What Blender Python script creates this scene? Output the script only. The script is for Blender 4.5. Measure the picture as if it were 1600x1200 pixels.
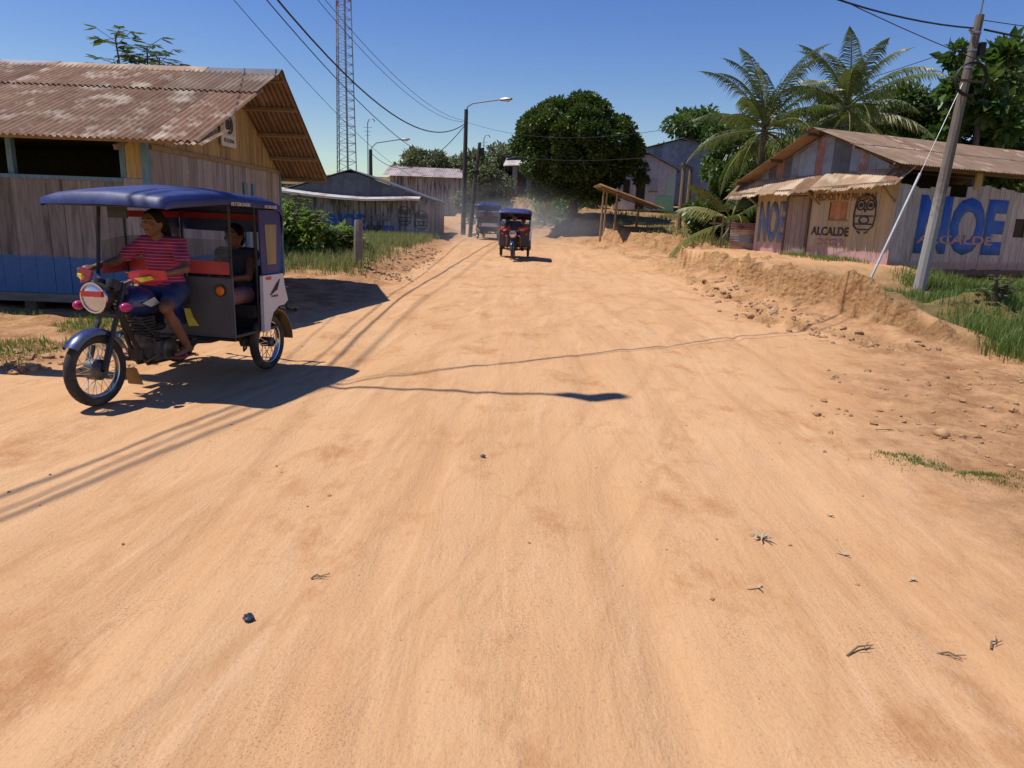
import bpy, bmesh, math, random
import numpy as np
from mathutils import Vector, Matrix, Quaternion
for o in list(bpy.data.objects): bpy.data.objects.remove(o)
random.seed(7); RNG = np.random.default_rng(7)
S = bpy.context.scene; COL = S.collection
rad = math.radians
# ------------------------------------------------------------------ camera, sky, sun, exposure
PITCH, ROLL, EYE = rad(13.2), rad(2.2), 1.62
fw = Vector((0, math.cos(PITCH), -math.sin(PITCH))); r0 = Vector((1, 0, 0)); u0 = r0.cross(fw)
rt = math.cos(ROLL)*r0 + math.sin(ROLL)*u0; up = -math.sin(ROLL)*r0 + math.cos(ROLL)*u0
cam = bpy.data.cameras.new('camera'); co = bpy.data.objects.new('camera', cam); COL.objects.link(co)
co.matrix_world = Matrix(((rt.x, up.x, -fw.x, 0), (rt.y, up.y, -fw.y, 0), (rt.z, up.z, -fw.z, EYE), (0, 0, 0, 1)))
cam.sensor_width = 36; cam.lens = 36*1100/1600; cam.clip_end = 3000; cam.clip_start = .05
S.camera = co
SUN = Vector((-.48, .03, 1)).normalized()
w = bpy.data.worlds.new('World'); S.world = w; w.use_nodes = True
nt = w.node_tree; bg = nt.nodes['Background']; sk = nt.nodes.new('ShaderNodeTexSky')
sk.sky_type = 'NISHITA'; sk.sun_disc = False; sk.sun_elevation = math.asin(SUN.z)
sk.sun_rotation = math.atan2(SUN.x, SUN.y); sk.dust_density = 0.0; sk.air_density = 1.3; sk.ozone_density = 5.0; sk.altitude = 0
hsv = nt.nodes.new('ShaderNodeHueSaturation'); hsv.inputs['Hue'].default_value = .524; hsv.inputs['Saturation'].default_value = 1.29; hsv.inputs['Value'].default_value = .95; nt.links.new(sk.outputs[0], hsv.inputs['Color']); nt.links.new(hsv.outputs[0], bg.inputs[0]); bg.inputs[1].default_value = .113
sl = bpy.data.lights.new('sun', 'SUN'); sl.energy = 5.0; sl.angle = rad(.53); sl.color = (1, .97, .915)
so = bpy.data.objects.new('sun', sl); COL.objects.link(so); so.location = SUN*60
so.rotation_euler = (-SUN).to_track_quat('-Z', 'Y').to_euler()
S.view_settings.view_transform = 'Standard'; S.view_settings.look = 'None'
S.view_settings.exposure = 0.0; S.view_settings.gamma = 1
S.render.engine = 'CYCLES'
# ------------------------------------------------------------------ materials
MATS = {}
def pmat(name, c1, c2=None, scale=8, rough=.8, bump=0, stretch=(1, 1, 1), metal=0, rnd=0, spec=.3, detail=6, lo=.35, hi=.65, c3=None, s3=1.2, l3=.5, h3=.6, bscale=None, coat=0):
    """noise-mixed colour c1/c2 (+ blotches of c3), bump, per-object value jitter rnd"""
    if name in MATS: return MATS[name]
    m = bpy.data.materials.new(name); m.use_nodes = True; t = m.node_tree; N = t.nodes; L = t.links
    b = N['Principled BSDF']; b.inputs['Roughness'].default_value = rough; b.inputs['Metallic'].default_value = metal
    b.inputs['Specular IOR Level'].default_value = spec
    if coat: b.inputs['Coat Weight'].default_value = coat
    tc = N.new('ShaderNodeTexCoord'); mp = N.new('ShaderNodeMapping'); mp.inputs['Scale'].default_value = stretch
    oi = N.new('ShaderNodeObjectInfo'); add = N.new('ShaderNodeVectorMath'); add.operation = 'ADD'
    sc = N.new('ShaderNodeVectorMath'); sc.operation = 'SCALE'; sc.inputs[0].default_value = (13, 7, 29)
    L.new(oi.outputs['Random'], sc.inputs['Scale']); L.new(tc.outputs['Object'], mp.inputs['Vector'])
    L.new(mp.outputs[0], add.inputs[0])
    if rnd: L.new(sc.outputs[0], add.inputs[1])
    nz = N.new('ShaderNodeTexNoise'); nz.inputs['Scale'].default_value = scale; nz.inputs['Detail'].default_value = detail; nz.inputs['Roughness'].default_value = .65
    L.new(add.outputs[0], nz.inputs['Vector'])
    col = None
    if c2 is None: c2 = tuple(x*.8 for x in c1)
    mr = N.new('ShaderNodeMapRange'); mr.inputs[1].default_value = lo; mr.inputs[2].default_value = hi
    L.new(nz.outputs[0], mr.inputs[0])
    mx = N.new('ShaderNodeMix'); mx.data_type = 'RGBA'; mx.inputs[6].default_value = (*c1, 1); mx.inputs[7].default_value = (*c2, 1)
    L.new(mr.outputs[0], mx.inputs[0]); col = mx.outputs[2]
    if c3:
        n3 = N.new('ShaderNodeTexNoise'); n3.inputs['Scale'].default_value = s3; n3.inputs['Detail'].default_value = 5
        L.new(add.outputs[0], n3.inputs['Vector'])
        m3 = N.new('ShaderNodeMapRange'); m3.inputs[1].default_value = l3; m3.inputs[2].default_value = h3; L.new(n3.outputs[0], m3.inputs[0])
        x3 = N.new('ShaderNodeMix'); x3.data_type = 'RGBA'; L.new(m3.outputs[0], x3.inputs[0]); L.new(col, x3.inputs[6]); x3.inputs[7].default_value = (*c3, 1)
        col = x3.outputs[2]
    if rnd:
        rr = N.new('ShaderNodeMapRange'); rr.inputs[3].default_value = 1-rnd; rr.inputs[4].default_value = 1+rnd*.7
        L.new(oi.outputs['Random'], rr.inputs[0])
        hs = N.new('ShaderNodeHueSaturation'); L.new(rr.outputs[0], hs.inputs['Value']); L.new(col, hs.inputs['Color']); col = hs.outputs[0]
    L.new(col, b.inputs['Base Color'])
    if bump:
        bn = N.new('ShaderNodeBump'); bn.inputs['Strength'].default_value = bump; bn.inputs['Distance'].default_value = .02
        src = nz
        if bscale:
            src = N.new('ShaderNodeTexNoise'); src.inputs['Scale'].default_value = bscale; src.inputs['Detail'].default_value = 6; L.new(add.outputs[0], src.inputs['Vector'])
        L.new(src.outputs[0], bn.inputs['Height']); L.new(bn.outputs[0], b.inputs['Normal'])
    MATS[name] = m; return m
def leafmat(name, c1, c2, trans=.35, rough=.45, scale=1.5):
    m = pmat(name, c1, c2, scale=scale, rough=rough, spec=.4, detail=3)
    t = m.node_tree; N = t.nodes; b = N['Principled BSDF']; out = N['Material Output']
    tr = N.new('ShaderNodeBsdfTranslucent'); ms = N.new('ShaderNodeMixShader'); ms.inputs[0].default_value = trans
    src = b.inputs['Base Color'].links[0].from_socket
    g = N.new('ShaderNodeHueSaturation'); g.inputs['Value'].default_value = 1.3; g.inputs['Saturation'].default_value = 1.1; t.links.new(src, g.inputs['Color'])
    t.links.new(g.outputs[0], tr.inputs[0]); t.links.new(b.outputs[0], ms.inputs[1]); t.links.new(tr.outputs[0], ms.inputs[2]); t.links.new(ms.outputs[0], out.inputs[0])
    return m
def bandmat(m, z0, c1, c2, soft=.01, up_=False):
    """a painted band below height z0 (thing coordinates), worn by noise"""
    t = m.node_tree; N = t.nodes; L = t.links; b = N['Principled BSDF']
    old = b.inputs['Base Color'].links[0].from_socket
    tc = N.new('ShaderNodeTexCoord'); sp = N.new('ShaderNodeSeparateXYZ'); L.new(tc.outputs['Object'], sp.inputs[0])
    nz = N.new('ShaderNodeTexNoise'); nz.inputs['Scale'].default_value = 9; nz.inputs['Detail'].default_value = 8; L.new(tc.outputs['Object'], nz.inputs['Vector'])
    ad = N.new('ShaderNodeMath'); ad.operation = 'MULTIPLY_ADD'; ad.inputs[1].default_value = soft*4; L.new(nz.outputs[0], ad.inputs[0]); L.new(sp.outputs[2], ad.inputs[2])
    mr = N.new('ShaderNodeMapRange'); mr.inputs[1].default_value = z0-soft+soft*2; mr.inputs[2].default_value = z0+soft+soft*2; L.new(ad.outputs[0], mr.inputs[0])
    pc = N.new('ShaderNodeMix'); pc.data_type = 'RGBA'; pc.inputs[6].default_value = (*c1, 1); pc.inputs[7].default_value = (*c2, 1); L.new(nz.outputs[0], pc.inputs[0])
    mx = N.new('ShaderNodeMix'); mx.data_type = 'RGBA'; L.new(mr.outputs[0], mx.inputs[0]); L.new(pc.outputs[2], mx.inputs[6]); L.new(old, mx.inputs[7])
    L.new(mx.outputs[2], b.inputs['Base Color']); return m
# ------------------------------------------------------------------ builders
def thing(name, label, cat, loc=(0, 0, 0), rotz=0, group=None):
    o = bpy.data.objects.new(name, None); COL.objects.link(o); o.location = loc; o.rotation_euler = (0, 0, rotz)
    o.empty_display_size = .2; o['label'] = label; o['category'] = cat
    if group: o['group'] = group
    return o
def tag(o, label, cat, group=None):
    o['label'] = label; o['category'] = cat
    if group: o['group'] = group
    return o
def link(name, me, mat, parent=None, loc=None):
    o = bpy.data.objects.new(name, me); COL.objects.link(o)
    if mat and not me.materials: me.materials.append(mat)
    if parent: o.parent = parent
    if loc is not None: o.location = loc
    return o
def copy_tree(o, parent=None):
    c = o.copy(); COL.objects.link(c); c.parent = parent
    for ch in list(o.children): copy_tree(ch, c)
    return c
def np_mesh(name, V, F):
    """V (n,3), F (m,k) fixed-size faces"""
    me = bpy.data.meshes.new(name); V = np.asarray(V, np.float32); F = np.asarray(F, np.int32)
    me.vertices.add(len(V)); me.vertices.foreach_set('co', V.ravel()); k = F.shape[1]
    me.loops.add(F.size); me.loops.foreach_set('vertex_index', F.ravel())
    me.polygons.add(len(F)); me.polygons.foreach_set('loop_start', np.arange(0, F.size, k, dtype=np.int32))
    me.update(calc_edges=True); return me
class MB:
    def __init__(s): s.v = []; s.f = []
    def _add(s, vs, fs): n = len(s.v); s.v += [tuple(v) for v in vs]; s.f += [tuple(i+n for i in f) for f in fs]; return s
    def box(s, lo, hi):
        (a, b, c), (d, e, f) = lo, hi
        return s._add([(a,b,c),(d,b,c),(d,e,c),(a,e,c),(a,b,f),(d,b,f),(d,e,f),(a,e,f)], [(0,3,2,1),(4,5,6,7),(0,1,5,4),(1,2,6,5),(2,3,7,6),(3,0,4,7)])
    def hexa(s, p): return s._add(p, [(0,3,2,1),(4,5,6,7),(0,1,5,4),(1,2,6,5),(2,3,7,6),(3,0,4,7)])
    def bar(s, p, q, w, h, upv=(0, 0, 1)):
        p = Vector(p); q = Vector(q); d = (q-p).normalized(); u = Vector(upv); x = d.cross(u)
        if x.length < 1e-4: x = d.cross(Vector((1, 0, 0)))
        x.normalize(); u = x.cross(d); x = x*w/2; u = u*h/2
        return s.hexa([p-x-u, p+x-u, q+x-u, q-x-u, p-x+u, p+x+u, q+x+u, q-x+u])
    def tube(s, pts, r, n=8, caps=True):
        pts = [Vector(p) for p in pts]; m = len(pts); r = [r]*m if not hasattr(r, '__len__') else r
        rings = []; prev = None
        for i, p in enumerate(pts):
            d = (pts[min(i+1, m-1)]-pts[max(i-1, 0)])
            d = d.normalized() if d.length > 1e-9 else Vector((0, 0, 1))
            if prev is None: a = d.orthogonal().normalized()
            else: a = (prev-d*prev.dot(d)); a = a.normalized() if a.length > 1e-6 else d.orthogonal().normalized()
            prev = a; b = d.cross(a)
            rings.append([p+(a*math.cos(2*math.pi*k/n)+b*math.sin(2*math.pi*k/n))*r[i] for k in range(n)])
        vs = [v for R in rings for v in R]; fs = []
        for i in range(m-1):
            for k in range(n): fs.append((i*n+k, i*n+(k+1) % n, (i+1)*n+(k+1) % n, (i+1)*n+k))
        if caps: fs.append(tuple(range(n))[::-1]); fs.append(tuple((m-1)*n+k for k in range(n)))
        return s._add(vs, fs)
    def lathe(s, prof, c, axis=(1, 0, 0), n=24, closed=False, a0=0, a1=2*math.pi):
        """prof: (along-axis, radius)"""
        ax = Vector(axis).normalized(); a = Vector((0, 0, 1)) if abs(ax.z) < .9 else Vector((0, 1, 0)); a = (a-ax*a.dot(ax)).normalized(); b = ax.cross(a); c = Vector(c)
        full = abs(a1-a0-2*math.pi) < 1e-6; m = n if full else n+1; k = len(prof); vs = []
        for i in range(m):
            t = a0+(a1-a0)*i/n; d = a*math.cos(t)+b*math.sin(t)
            vs += [c+ax*h+d*r for h, r in prof]
        fs = []
        for i in range(n):
            j = (i+1) % m
            for q in range(k if closed else k-1): fs.append((i*k+q, j*k+q, j*k+(q+1) % k, i*k+(q+1) % k))
        return s._add(vs, fs)
    def ball(s, c, r, n=12, m=8, R=None):
        rx, ry, rz = (r, r, r) if not hasattr(r, '__len__') else r
        vs = [(0, 0, -1)]
        for j in range(1, m):
            t = math.pi*j/m
            for i in range(n): p = 2*math.pi*i/n; vs.append((math.sin(t)*math.cos(p), math.sin(t)*math.sin(p), -math.cos(t)))
        vs.append((0, 0, 1)); fs = []
        for i in range(n): fs.append((0, 1+(i+1) % n, 1+i))
        for j in range(m-2):
            for i in range(n): fs.append((1+j*n+i, 1+j*n+(i+1) % n, 1+(j+1)*n+(i+1) % n, 1+(j+1)*n+i))
        q = 1+(m-2)*n
        for i in range(n): fs.append((q+i, q+(i+1) % n, len(vs)-1))
        out = []
        for v in vs:
            p = Vector((v[0]*rx, v[1]*ry, v[2]*rz))
            if R: p = R @ p
            out.append(p+Vector(c))
        return s._add(out, fs)
    def prism(s, poly, d):
        """poly: 3D points of a planar outline, d: extrusion vector"""
        n = len(poly); d = Vector(d); P = [Vector(p) for p in poly]
        return s._add(P+[p+d for p in P], [tuple(range(n))[::-1], tuple(range(n, 2*n))]+[(i, (i+1) % n, n+(i+1) % n, n+i) for i in range(n)])
    def grid(s, rows):
        m = len(rows); n = len(rows[0])
        return s._add([p for R in rows for p in R], [(i*n+k, i*n+k+1, (i+1)*n+k+1, (i+1)*n+k) for i in range(m-1) for k in range(n-1)])
    def mesh(s, name, smooth=False, ang=35):
        me = bpy.data.meshes.new(name); me.from_pydata(s.v, [], s.f); me.update()
        if smooth:
            me.shade_smooth(); me.set_sharp_from_angle(angle=rad(ang))
        return me
    def build(s, name, mat, parent=None, smooth=False, loc=None, ang=35):
        return link(name, s.mesh(name, smooth, ang), mat, parent, loc)
def box(name, lo, hi, mat, parent): return MB().box(lo, hi).build(name, mat, parent)
def text_part(name, body, mat, parent, o, ex, ez, w_, h_, depth=.004, bold=0):
    """raised/painted lettering filling a w_ x h_ box from lower-left o along ex, ez"""
    cu = bpy.data.curves.new(name, 'FONT'); cu.body = body; cu.size = 1; cu.offset = bold; cu.resolution_u = 3
    ob = bpy.data.objects.new(name, cu); COL.objects.link(ob); dg = bpy.context.evaluated_depsgraph_get(); dg.update()
    me = bpy.data.meshes.new_from_object(ob.evaluated_get(dg)); bpy.data.objects.remove(ob)
    ex = Vector(ex).normalized(); ez = Vector(ez).normalized(); nn = ex.cross(ez); o = Vector(o)
    xs = [v.co.x for v in me.vertices]; ys = [v.co.y for v in me.vertices]; x0, x1, y0, y1 = min(xs), max(xs), min(ys), max(ys)
    bm = bmesh.new(); bm.from_mesh(me)
    for v in bm.verts:
        v.co = o+ex*((v.co.x-x0)/(x1-x0)*w_)+ez*((v.co.y-y0)/(y1-y0)*h_)
    r = bmesh.ops.extrude_face_region(bm, geom=bm.faces[:])
    for g in r['geom']:
        if isinstance(g, bmesh.types.BMVert): g.co += nn*depth
    bmesh.ops.recalc_face_normals(bm, faces=bm.faces[:])
    bm.to_mesh(me); bm.free(); me.materials.clear()
    return link(name, me, mat, parent)
def corr(o, eu, ev, wid, length, amp=.012, per=.085, jag=0, bend=0, seg=5, rows=3):
    """a corrugated sheet: ridges run along ev, waves across eu"""
    eu = Vector(eu).normalized(); ev = Vector(ev).normalized(); nn = eu.cross(ev); o = Vector(o); n = max(4, int(wid/per*seg)); R = []
    for j in range(rows):
        t = j/(rows-1); row = []
        for i in range(n+1):
            x = wid*i/n; dl = jag*(random.random()-.5) if j in (0, rows-1) and i % seg == 0 else 0
            row.append(o+eu*x+ev*(length*t+dl)+nn*(amp*math.sin(2*math.pi*x/per)+bend*math.sin(math.pi*t)*math.sin(3*x)))
        R.append(row)
    return MB().grid(R)
# numpy value noise
def _h(ix, iy, s):
    n = (ix.astype(np.int64)*374761393+iy.astype(np.int64)*668265263+s*974711) & 0x7fffffff
    n = ((n ^ (n >> 13))*1274126177) & 0x7fffffff
    return ((n ^ (n >> 16)) & 0xffff)/65535.
def vn(x, y, s=0):
    x = np.asarray(x, float); y = np.asarray(y, float); ix = np.floor(x); iy = np.floor(y); fx = x-ix; fy = y-iy
    fx = fx*fx*(3-2*fx); fy = fy*fy*(3-2*fy)
    a = _h(ix, iy, s); b = _h(ix+1, iy, s); c = _h(ix, iy+1, s); d = _h(ix+1, iy+1, s)
    return (a*(1-fx)+b*fx)*(1-fy)+(c*(1-fx)+d*fx)*fy-.5
def fbm(x, y, s=0, o=4): return sum(vn(x*2**k, y*2**k, s+k)*.5**k for k in range(o))
def sstep(a, b, x): t = np.clip((x-a)/(b-a), 0, 1); return t*t*(3-2*t)
# ------------------------------------------------------------------ terrain
def Ledge(y): return np.interp(y, [-9, 6.2, 6.6, 8.5, 10, 12, 13.5, 17, 22, 30, 38, 44, 55, 70, 120], [-60, -60, -4.6, -4.1, -3.6, -2.9, -2.6, -2.8, -3.1, -3.0, -2.9, -3.6, -8, -16, -45])
def Redge(y): return np.interp(y, [-9, 3, 5.2, 7, 8.5, 10.25, 12.8, 19.1, 28, 36, 44, 55, 70, 120], [2.2, 2.4, 2.8, 3.6, 4.3, 5.15, 4.65, 5.1, 5.1, 3.4, 1.1, -3, -10, -38])
def Bline(y): return np.interp(y, [-9, 6.6, 7.6, 8.78, 10.25, 12.8, 19.1, 28, 36, 44, 55, 70, 120], [60, 30, 9.5, 6.5, 5.15, 4.65, 5.1, 5.1, 3.4, 1.1, -3, -10, -38])
def roadz(y): return np.interp(y, [-9, 20, 24, 28, 36, 44, 55, 70, 120, 400], [0, 0, .06, .2, .55, .82, 1.5, 2.3, 4, 6])
def terrain(x, y, parts=False):
    x = np.asarray(x, float); y = np.asarray(y, float); z = roadz(y)
    wob = .35*fbm(x*.9, y*.9, 3, 3)*sstep(8, 11, y)
    sb = x-Bline(y)+wob*1.5
    hb = np.interp(y, [7, 8, 9.5, 11, 13, 16, 22, 28, 34, 41, 46, 60, 90, 400], [.0, .05, .2, .52, .78, .80, .80, .78, .75, 1.1, 1.4, 1.8, 3, 8])
    wd = np.interp(y, [7, 8, 10, 12, 20, 30, 41, 55], [5, 4, 1.5, 1.15, 1.2, 1.5, 2.4, 6])*(1+1.5*np.maximum(-.35, vn(y*.55, y*0, 13)))
    t = sb/wd+.3*vn(x*.9, y*.9, 14)
    tj = t+.30*fbm(x*1.5, y*1.5, 9, 4)
    prof = .14*sstep(-.06, .06, tj)+.20*sstep(.05, .55, t)+.66*sstep(.58, .74, tj)
    # right of the cut bank the ground slopes gently (grassy hollow below the pole)
    g = sstep(5.9, 7.6, x)*sstep(19.5, 16.5, y)
    soft = np.interp(y-.25*(x-7), [7.5, 8.8, 11, 14, 17, 20], [0, .02, .10, .22, .31, .34])
    zr = hb*prof
    zr = zr*(1-g)+np.minimum(soft, 1)*sstep(-.3, .8, sb)*g
    lx = (x-10.1)*.916+(y-19.6)*.4; ly = -(x-10.1)*.4+(y-19.6)*.916
    zr = zr-.62*sstep(-.1, .9, lx)*sstep(9.8, 8.6, lx)*np.exp(-((ly+.3)/1.6)**2)
    zr = zr+.34*np.exp(-(((x-8.4)/1.5)**2+((y-12.9)/.6)**2))*(1+.8*fbm(x*2, y*2, 15, 3))
    z = z+np.where(sb > -1, zr, 0)
    sl_ = Ledge(y)-x+wob
    hl = np.interp(y, [6, 7, 9, 12, 16, 18, 20, 24, 34, 41, 46, 60, 90, 400], [0, .05, .04, .0, .04, .22, .3, .36, .12, -.1, .5, 1.5, 3.0, 8])
    z = z+np.where(sl_ > -1, hl*sstep(0, 1.3, sl_), 0)
    off = np.maximum(sstep(-.2, .8, sb), sstep(-.3, .6, sl_))
    off = np.maximum(off, sstep(-.9, .9, x-Redge(y)+.9*fbm(x*.8, y*.8, 17, 3))*.95)
    cutf = np.maximum(sstep(.46, .6, tj)*sstep(.92, .78, tj), .6*sstep(-.12, -.02, tj)*sstep(.2, .08, tj))*(1-g)*sstep(9, 11, y)
    topf = sstep(.76, .9, tj)*(1-g)*sstep(9, 11, y)*sstep(30, 22, y)
    rough = fbm(x*2.3, y*2.3, 21, 4)*.10+np.abs(fbm(x*5, y*5, 31, 3))*.06
    z = z+off*rough*.55*sstep(.5, 7, y)+cutf*(fbm(x*2.6, y*2.6, 51, 4)*.36-np.abs(fbm(x*2.0, y*4.5, 61, 4))*.36+.05)
    # ruts, ripples and drag marks of the road
    trk = 0
    for c0, k0, w_, d_ in ((-.7, .02, .10, .022), (.55, .015, .12, .02), (1.7, .05, .10, .022), (2.6, .06, .09, .02), (-1.5, -.02, .10, .02)):
        trk = trk-d_*np.exp(-((x-c0-k0*y-.28*fbm(y*.12, y*0+c0, 201, 2)*4*.5)/w_)**2)*(.45+1.1*np.clip(fbm(y*.35, y*0+c0*3, 211, 2)+.3, 0, 1))
    z = z+(1-off)*trk*sstep(30, 12, y)
    rut = fbm(x*3.2+.5*fbm(x*.3, y*.3, 5, 2)*4, y*.22, 41, 4)*.022+fbm(x*.5, y*.35, 45, 3)*.05+fbm(x*9, y*7, 47, 2)*.006
    z = z+(1-off)*rut
    clod = np.maximum(0, vn(x*6.5, y*6.5, 71)-.22)*.16*np.clip(sstep(-.6, .4, x-Redge(y))*sstep(10.5, 8, y)+sstep(-1., .2, sl_)*sstep(9.5, 7, y), 0, 1)
    z = z+clod
    if parts == 2: return z, sb, sl_, off*(1-.75*topf), cutf, g
    if parts: return z, sb, sl_, off, cutf, g
    return z
def gz(x, y): return float(terrain(np.array([x]), np.array([y]))[0])
nr, nc = 940, 600
yy = -8+np.geomspace(6.5, 430, nr); uu = np.sinh(np.linspace(-1.6, 1.6, nc))/np.sinh(1.6)*1.75
Y = np.repeat(yy[:, None], nc, 1); X = uu[None, :]*(Y+8.6)
Z, SB, SLL, OFF, CUT, GG = terrain(X, Y, 2)
ROAD = (X > Ledge(Y)) & (X < Redge(Y))
idx = np.arange(nr*nc).reshape(nr, nc)
Fq = np.stack([idx[:-1, :-1], idx[:-1, 1:], idx[1:, 1:], idx[1:, :-1]], -1).reshape(-1, 4)
V = np.stack([X, Y, Z], -1).reshape(-1, 3)
rf = ROAD[:-1, :-1].reshape(-1)
GRASS = np.clip(sstep(.2, 1.0, SB)*np.maximum(GG, .0)*sstep(7.5, 9.2, Y)+sstep(1.2, 3, SLL)*sstep(16.5, 18.5, Y)*.8+sstep(1, 4, SB)*sstep(23, 30, Y)*.45, 0, 1)
GRASS = np.clip(GRASS*(1+1.4*fbm(X*.8, Y*.8, 81, 3)), 0, 1)
GRASS = np.maximum(GRASS, sstep(48, 62, Y)*np.maximum(sstep(1, 4, SB), sstep(1, 4, SLL)))
def dirtmat():
    m = bpy.data.materials.new('dirt'); m.use_nodes = True; t = m.node_tree; N = t.nodes; L = t.links; b = N['Principled BSDF']
    b.inputs['Roughness'].default_value = .95; b.inputs['Specular IOR Level'].default_value = .08
    tc = N.new('ShaderNodeTexCoord')
    def noise(scale, detail, st=(1, 1, 1), rough=.6, dist=0, rot=0):
        rp = N.new('ShaderNodeMapping'); rp.inputs['Rotation'].default_value = (0, 0, rot); L.new(tc.outputs['Object'], rp.inputs[0])
        mp = N.new('ShaderNodeMapping'); mp.inputs['Scale'].default_value = st; L.new(rp.outputs[0], mp.inputs[0])
        n = N.new('ShaderNodeTexNoise'); n.inputs['Scale'].default_value = scale; n.inputs['Detail'].default_value = detail; n.inputs['Roughness'].default_value = rough; n.inputs['Distortion'].default_value = dist
        L.new(mp.outputs[0], n.inputs['Vector']); return n.outputs[0]
    def rng(s, a, b_, c=0, d=1):
        r = N.new('ShaderNodeMapRange'); r.inputs[1].default_value = a; r.inputs[2].default_value = b_; r.inputs[3].default_value = c; r.inputs[4].default_value = d; L.new(s, r.inputs[0]); return r.outputs[0]
    def mix(f, a, b_):
        x = N.new('ShaderNodeMix'); x.data_type = 'RGBA'; L.new(f, x.inputs[0])
        for i, c in ((6, a), (7, b_)):
            if isinstance(c, tuple): x.inputs[i].default_value = (*c, 1)
            else: L.new(c, x.inputs[i])
        return x.outputs[2]
    base = mix(rng(noise(.35, 5), .35, .65), (0.630, 0.373, 0.190), (0.572, 0.318, 0.149))
    base = mix(rng(noise(1.0, 7, (2.6, .22, 1), .7, .6), .50, .72, 0, .75), base, (0.462, 0.234, 0.101))     # drag streaks
    base = mix(rng(noise(1.0, 8, (3.4, .30, 1), .72, .5, .35), .52, .70, 0, .7), base, (0.473, 0.248, 0.109))  # tracks turning to the left
    base = mix(rng(noise(1.1, 6, (4.5, .25, 1), .7, .3, .12), .56, .72, 0, .55), base, (0.735, 0.461, 0.258))   # pale wind-swept sand
    base = mix(rng(noise(.5, 5, (1.6, .3, 1), .6, .5), .60, .74, 0, .5), base, (0.462, 0.332, 0.218))           # greyish worn strips
    base = mix(rng(noise(1.3, 8, (1, .6, 1), .75), .53, .66, 0, .75), base, (0.420, 0.189, 0.072))             # reddish rough patches
    base = mix(rng(noise(45, 3), .58, .75, 0, .45), base, (0.378, 0.184, 0.081))                                # grains and pebbles
    sk1 = rng(noise(120, 2), .56, .66); sk2 = rng(noise(1.9, 6, (1, .55, 1), .7, 0, .3), .50, .62, 0, .8); sm = N.new('ShaderNodeMath'); sm.operation = 'MULTIPLY'; L.new(sk1, sm.inputs[0]); L.new(sk2, sm.inputs[1])
    base = mix(sm.outputs[0], base, (0.330, 0.158, 0.067))                                                       # gravelly patches
    at = N.new('ShaderNodeAttribute'); at.attribute_name = 'soil'
    sp = N.new('ShaderNodeSeparateColor'); L.new(at.outputs['Color'], sp.inputs[0])
    bank = mix(rng(noise(2.2, 9, (1, 1, 1), .7), .38, .62), (0.560, 0.320, 0.147), (0.370, 0.182, 0.071))
    base = mix(sp.outputs[0], base, bank)
    rgh = mix(rng(noise(2, 9, (1, 1, 1), .72), .40, .60), (0.546, 0.304, 0.145), (0.315, 0.152, 0.065))
    mm = N.new('ShaderNodeMath'); mm.operation = 'MULTIPLY'; mm.inputs[1].default_value = .95; L.new(sp.outputs[1], mm.inputs[0])
    base = mix(mm.outputs[0], base, rgh)
    gs = mix(rng(noise(4, 6), .35, .65), (0.137, 0.110, 0.036), (0.231, 0.157, 0.065))
    base = mix(sp.outputs[2], base, gs)
    L.new(base, b.inputs['Base Color'])
    ad = N.new('ShaderNodeMath'); ad.operation = 'MULTIPLY_ADD'; ad.inputs[1].default_value = .5; L.new(noise(60, 5), ad.inputs[0]); L.new(noise(3.0, 9, (3, .5, 1), .7, .4), ad.inputs[2])
    bn = N.new('ShaderNodeBump'); bn.inputs['Strength'].default_value = .55; bn.inputs['Distance'].default_value = .035; L.new(ad.outputs[0], bn.inputs['Height'])
    ms = N.new('ShaderNodeMath'); ms.operation = 'MULTIPLY_ADD'; ms.inputs[1].default_value = .55; L.new(sp.outputs[1], ms.inputs[0]); L.new(sp.outputs[0], ms.inputs[2])
    vo = N.new('ShaderNodeTexVoronoi'); vo.inputs['Scale'].default_value = 11; L.new(tc.outputs['Object'], vo.inputs['Vector'])
    cr = N.new('ShaderNodeMath'); cr.operation = 'MULTIPLY_ADD'; cr.inputs[1].default_value = -.5; L.new(vo.outputs[0], cr.inputs[0]); L.new(noise(7, 10, (1, 1, 1), .75), cr.inputs[2])
    b2 = N.new('ShaderNodeBump'); b2.inputs['Distance'].default_value = .10; L.new(ms.outputs[0], b2.inputs['Strength']); L.new(cr.outputs[0], b2.inputs['Height']); L.new(bn.outputs[0], b2.inputs['Normal']); L.new(b2.outputs[0], b.inputs['Normal'])
    return m
DIRT = dirtmat()
soil = np.stack([np.clip(CUT*1.3, 0, 1), np.clip(OFF-CUT, 0, 1), GRASS, np.ones_like(OFF)], -1).reshape(-1, 4).astype(np.float32)
def sub_terrain(name, mask):
    F = Fq[mask]; u, inv = np.unique(F, return_inverse=True)
    me = np_mesh(name, V[u], inv.reshape(F.shape)); a = me.attributes.new('soil', 'FLOAT_COLOR', 'POINT'); a.data.foreach_set('color', soil[u].ravel())
    me.shade_smooth(); o = link(name, me, DIRT); o['kind'] = 'structure'; return o
sub_terrain('dirt_road', rf); sub_terrain('ground', ~rf)
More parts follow.
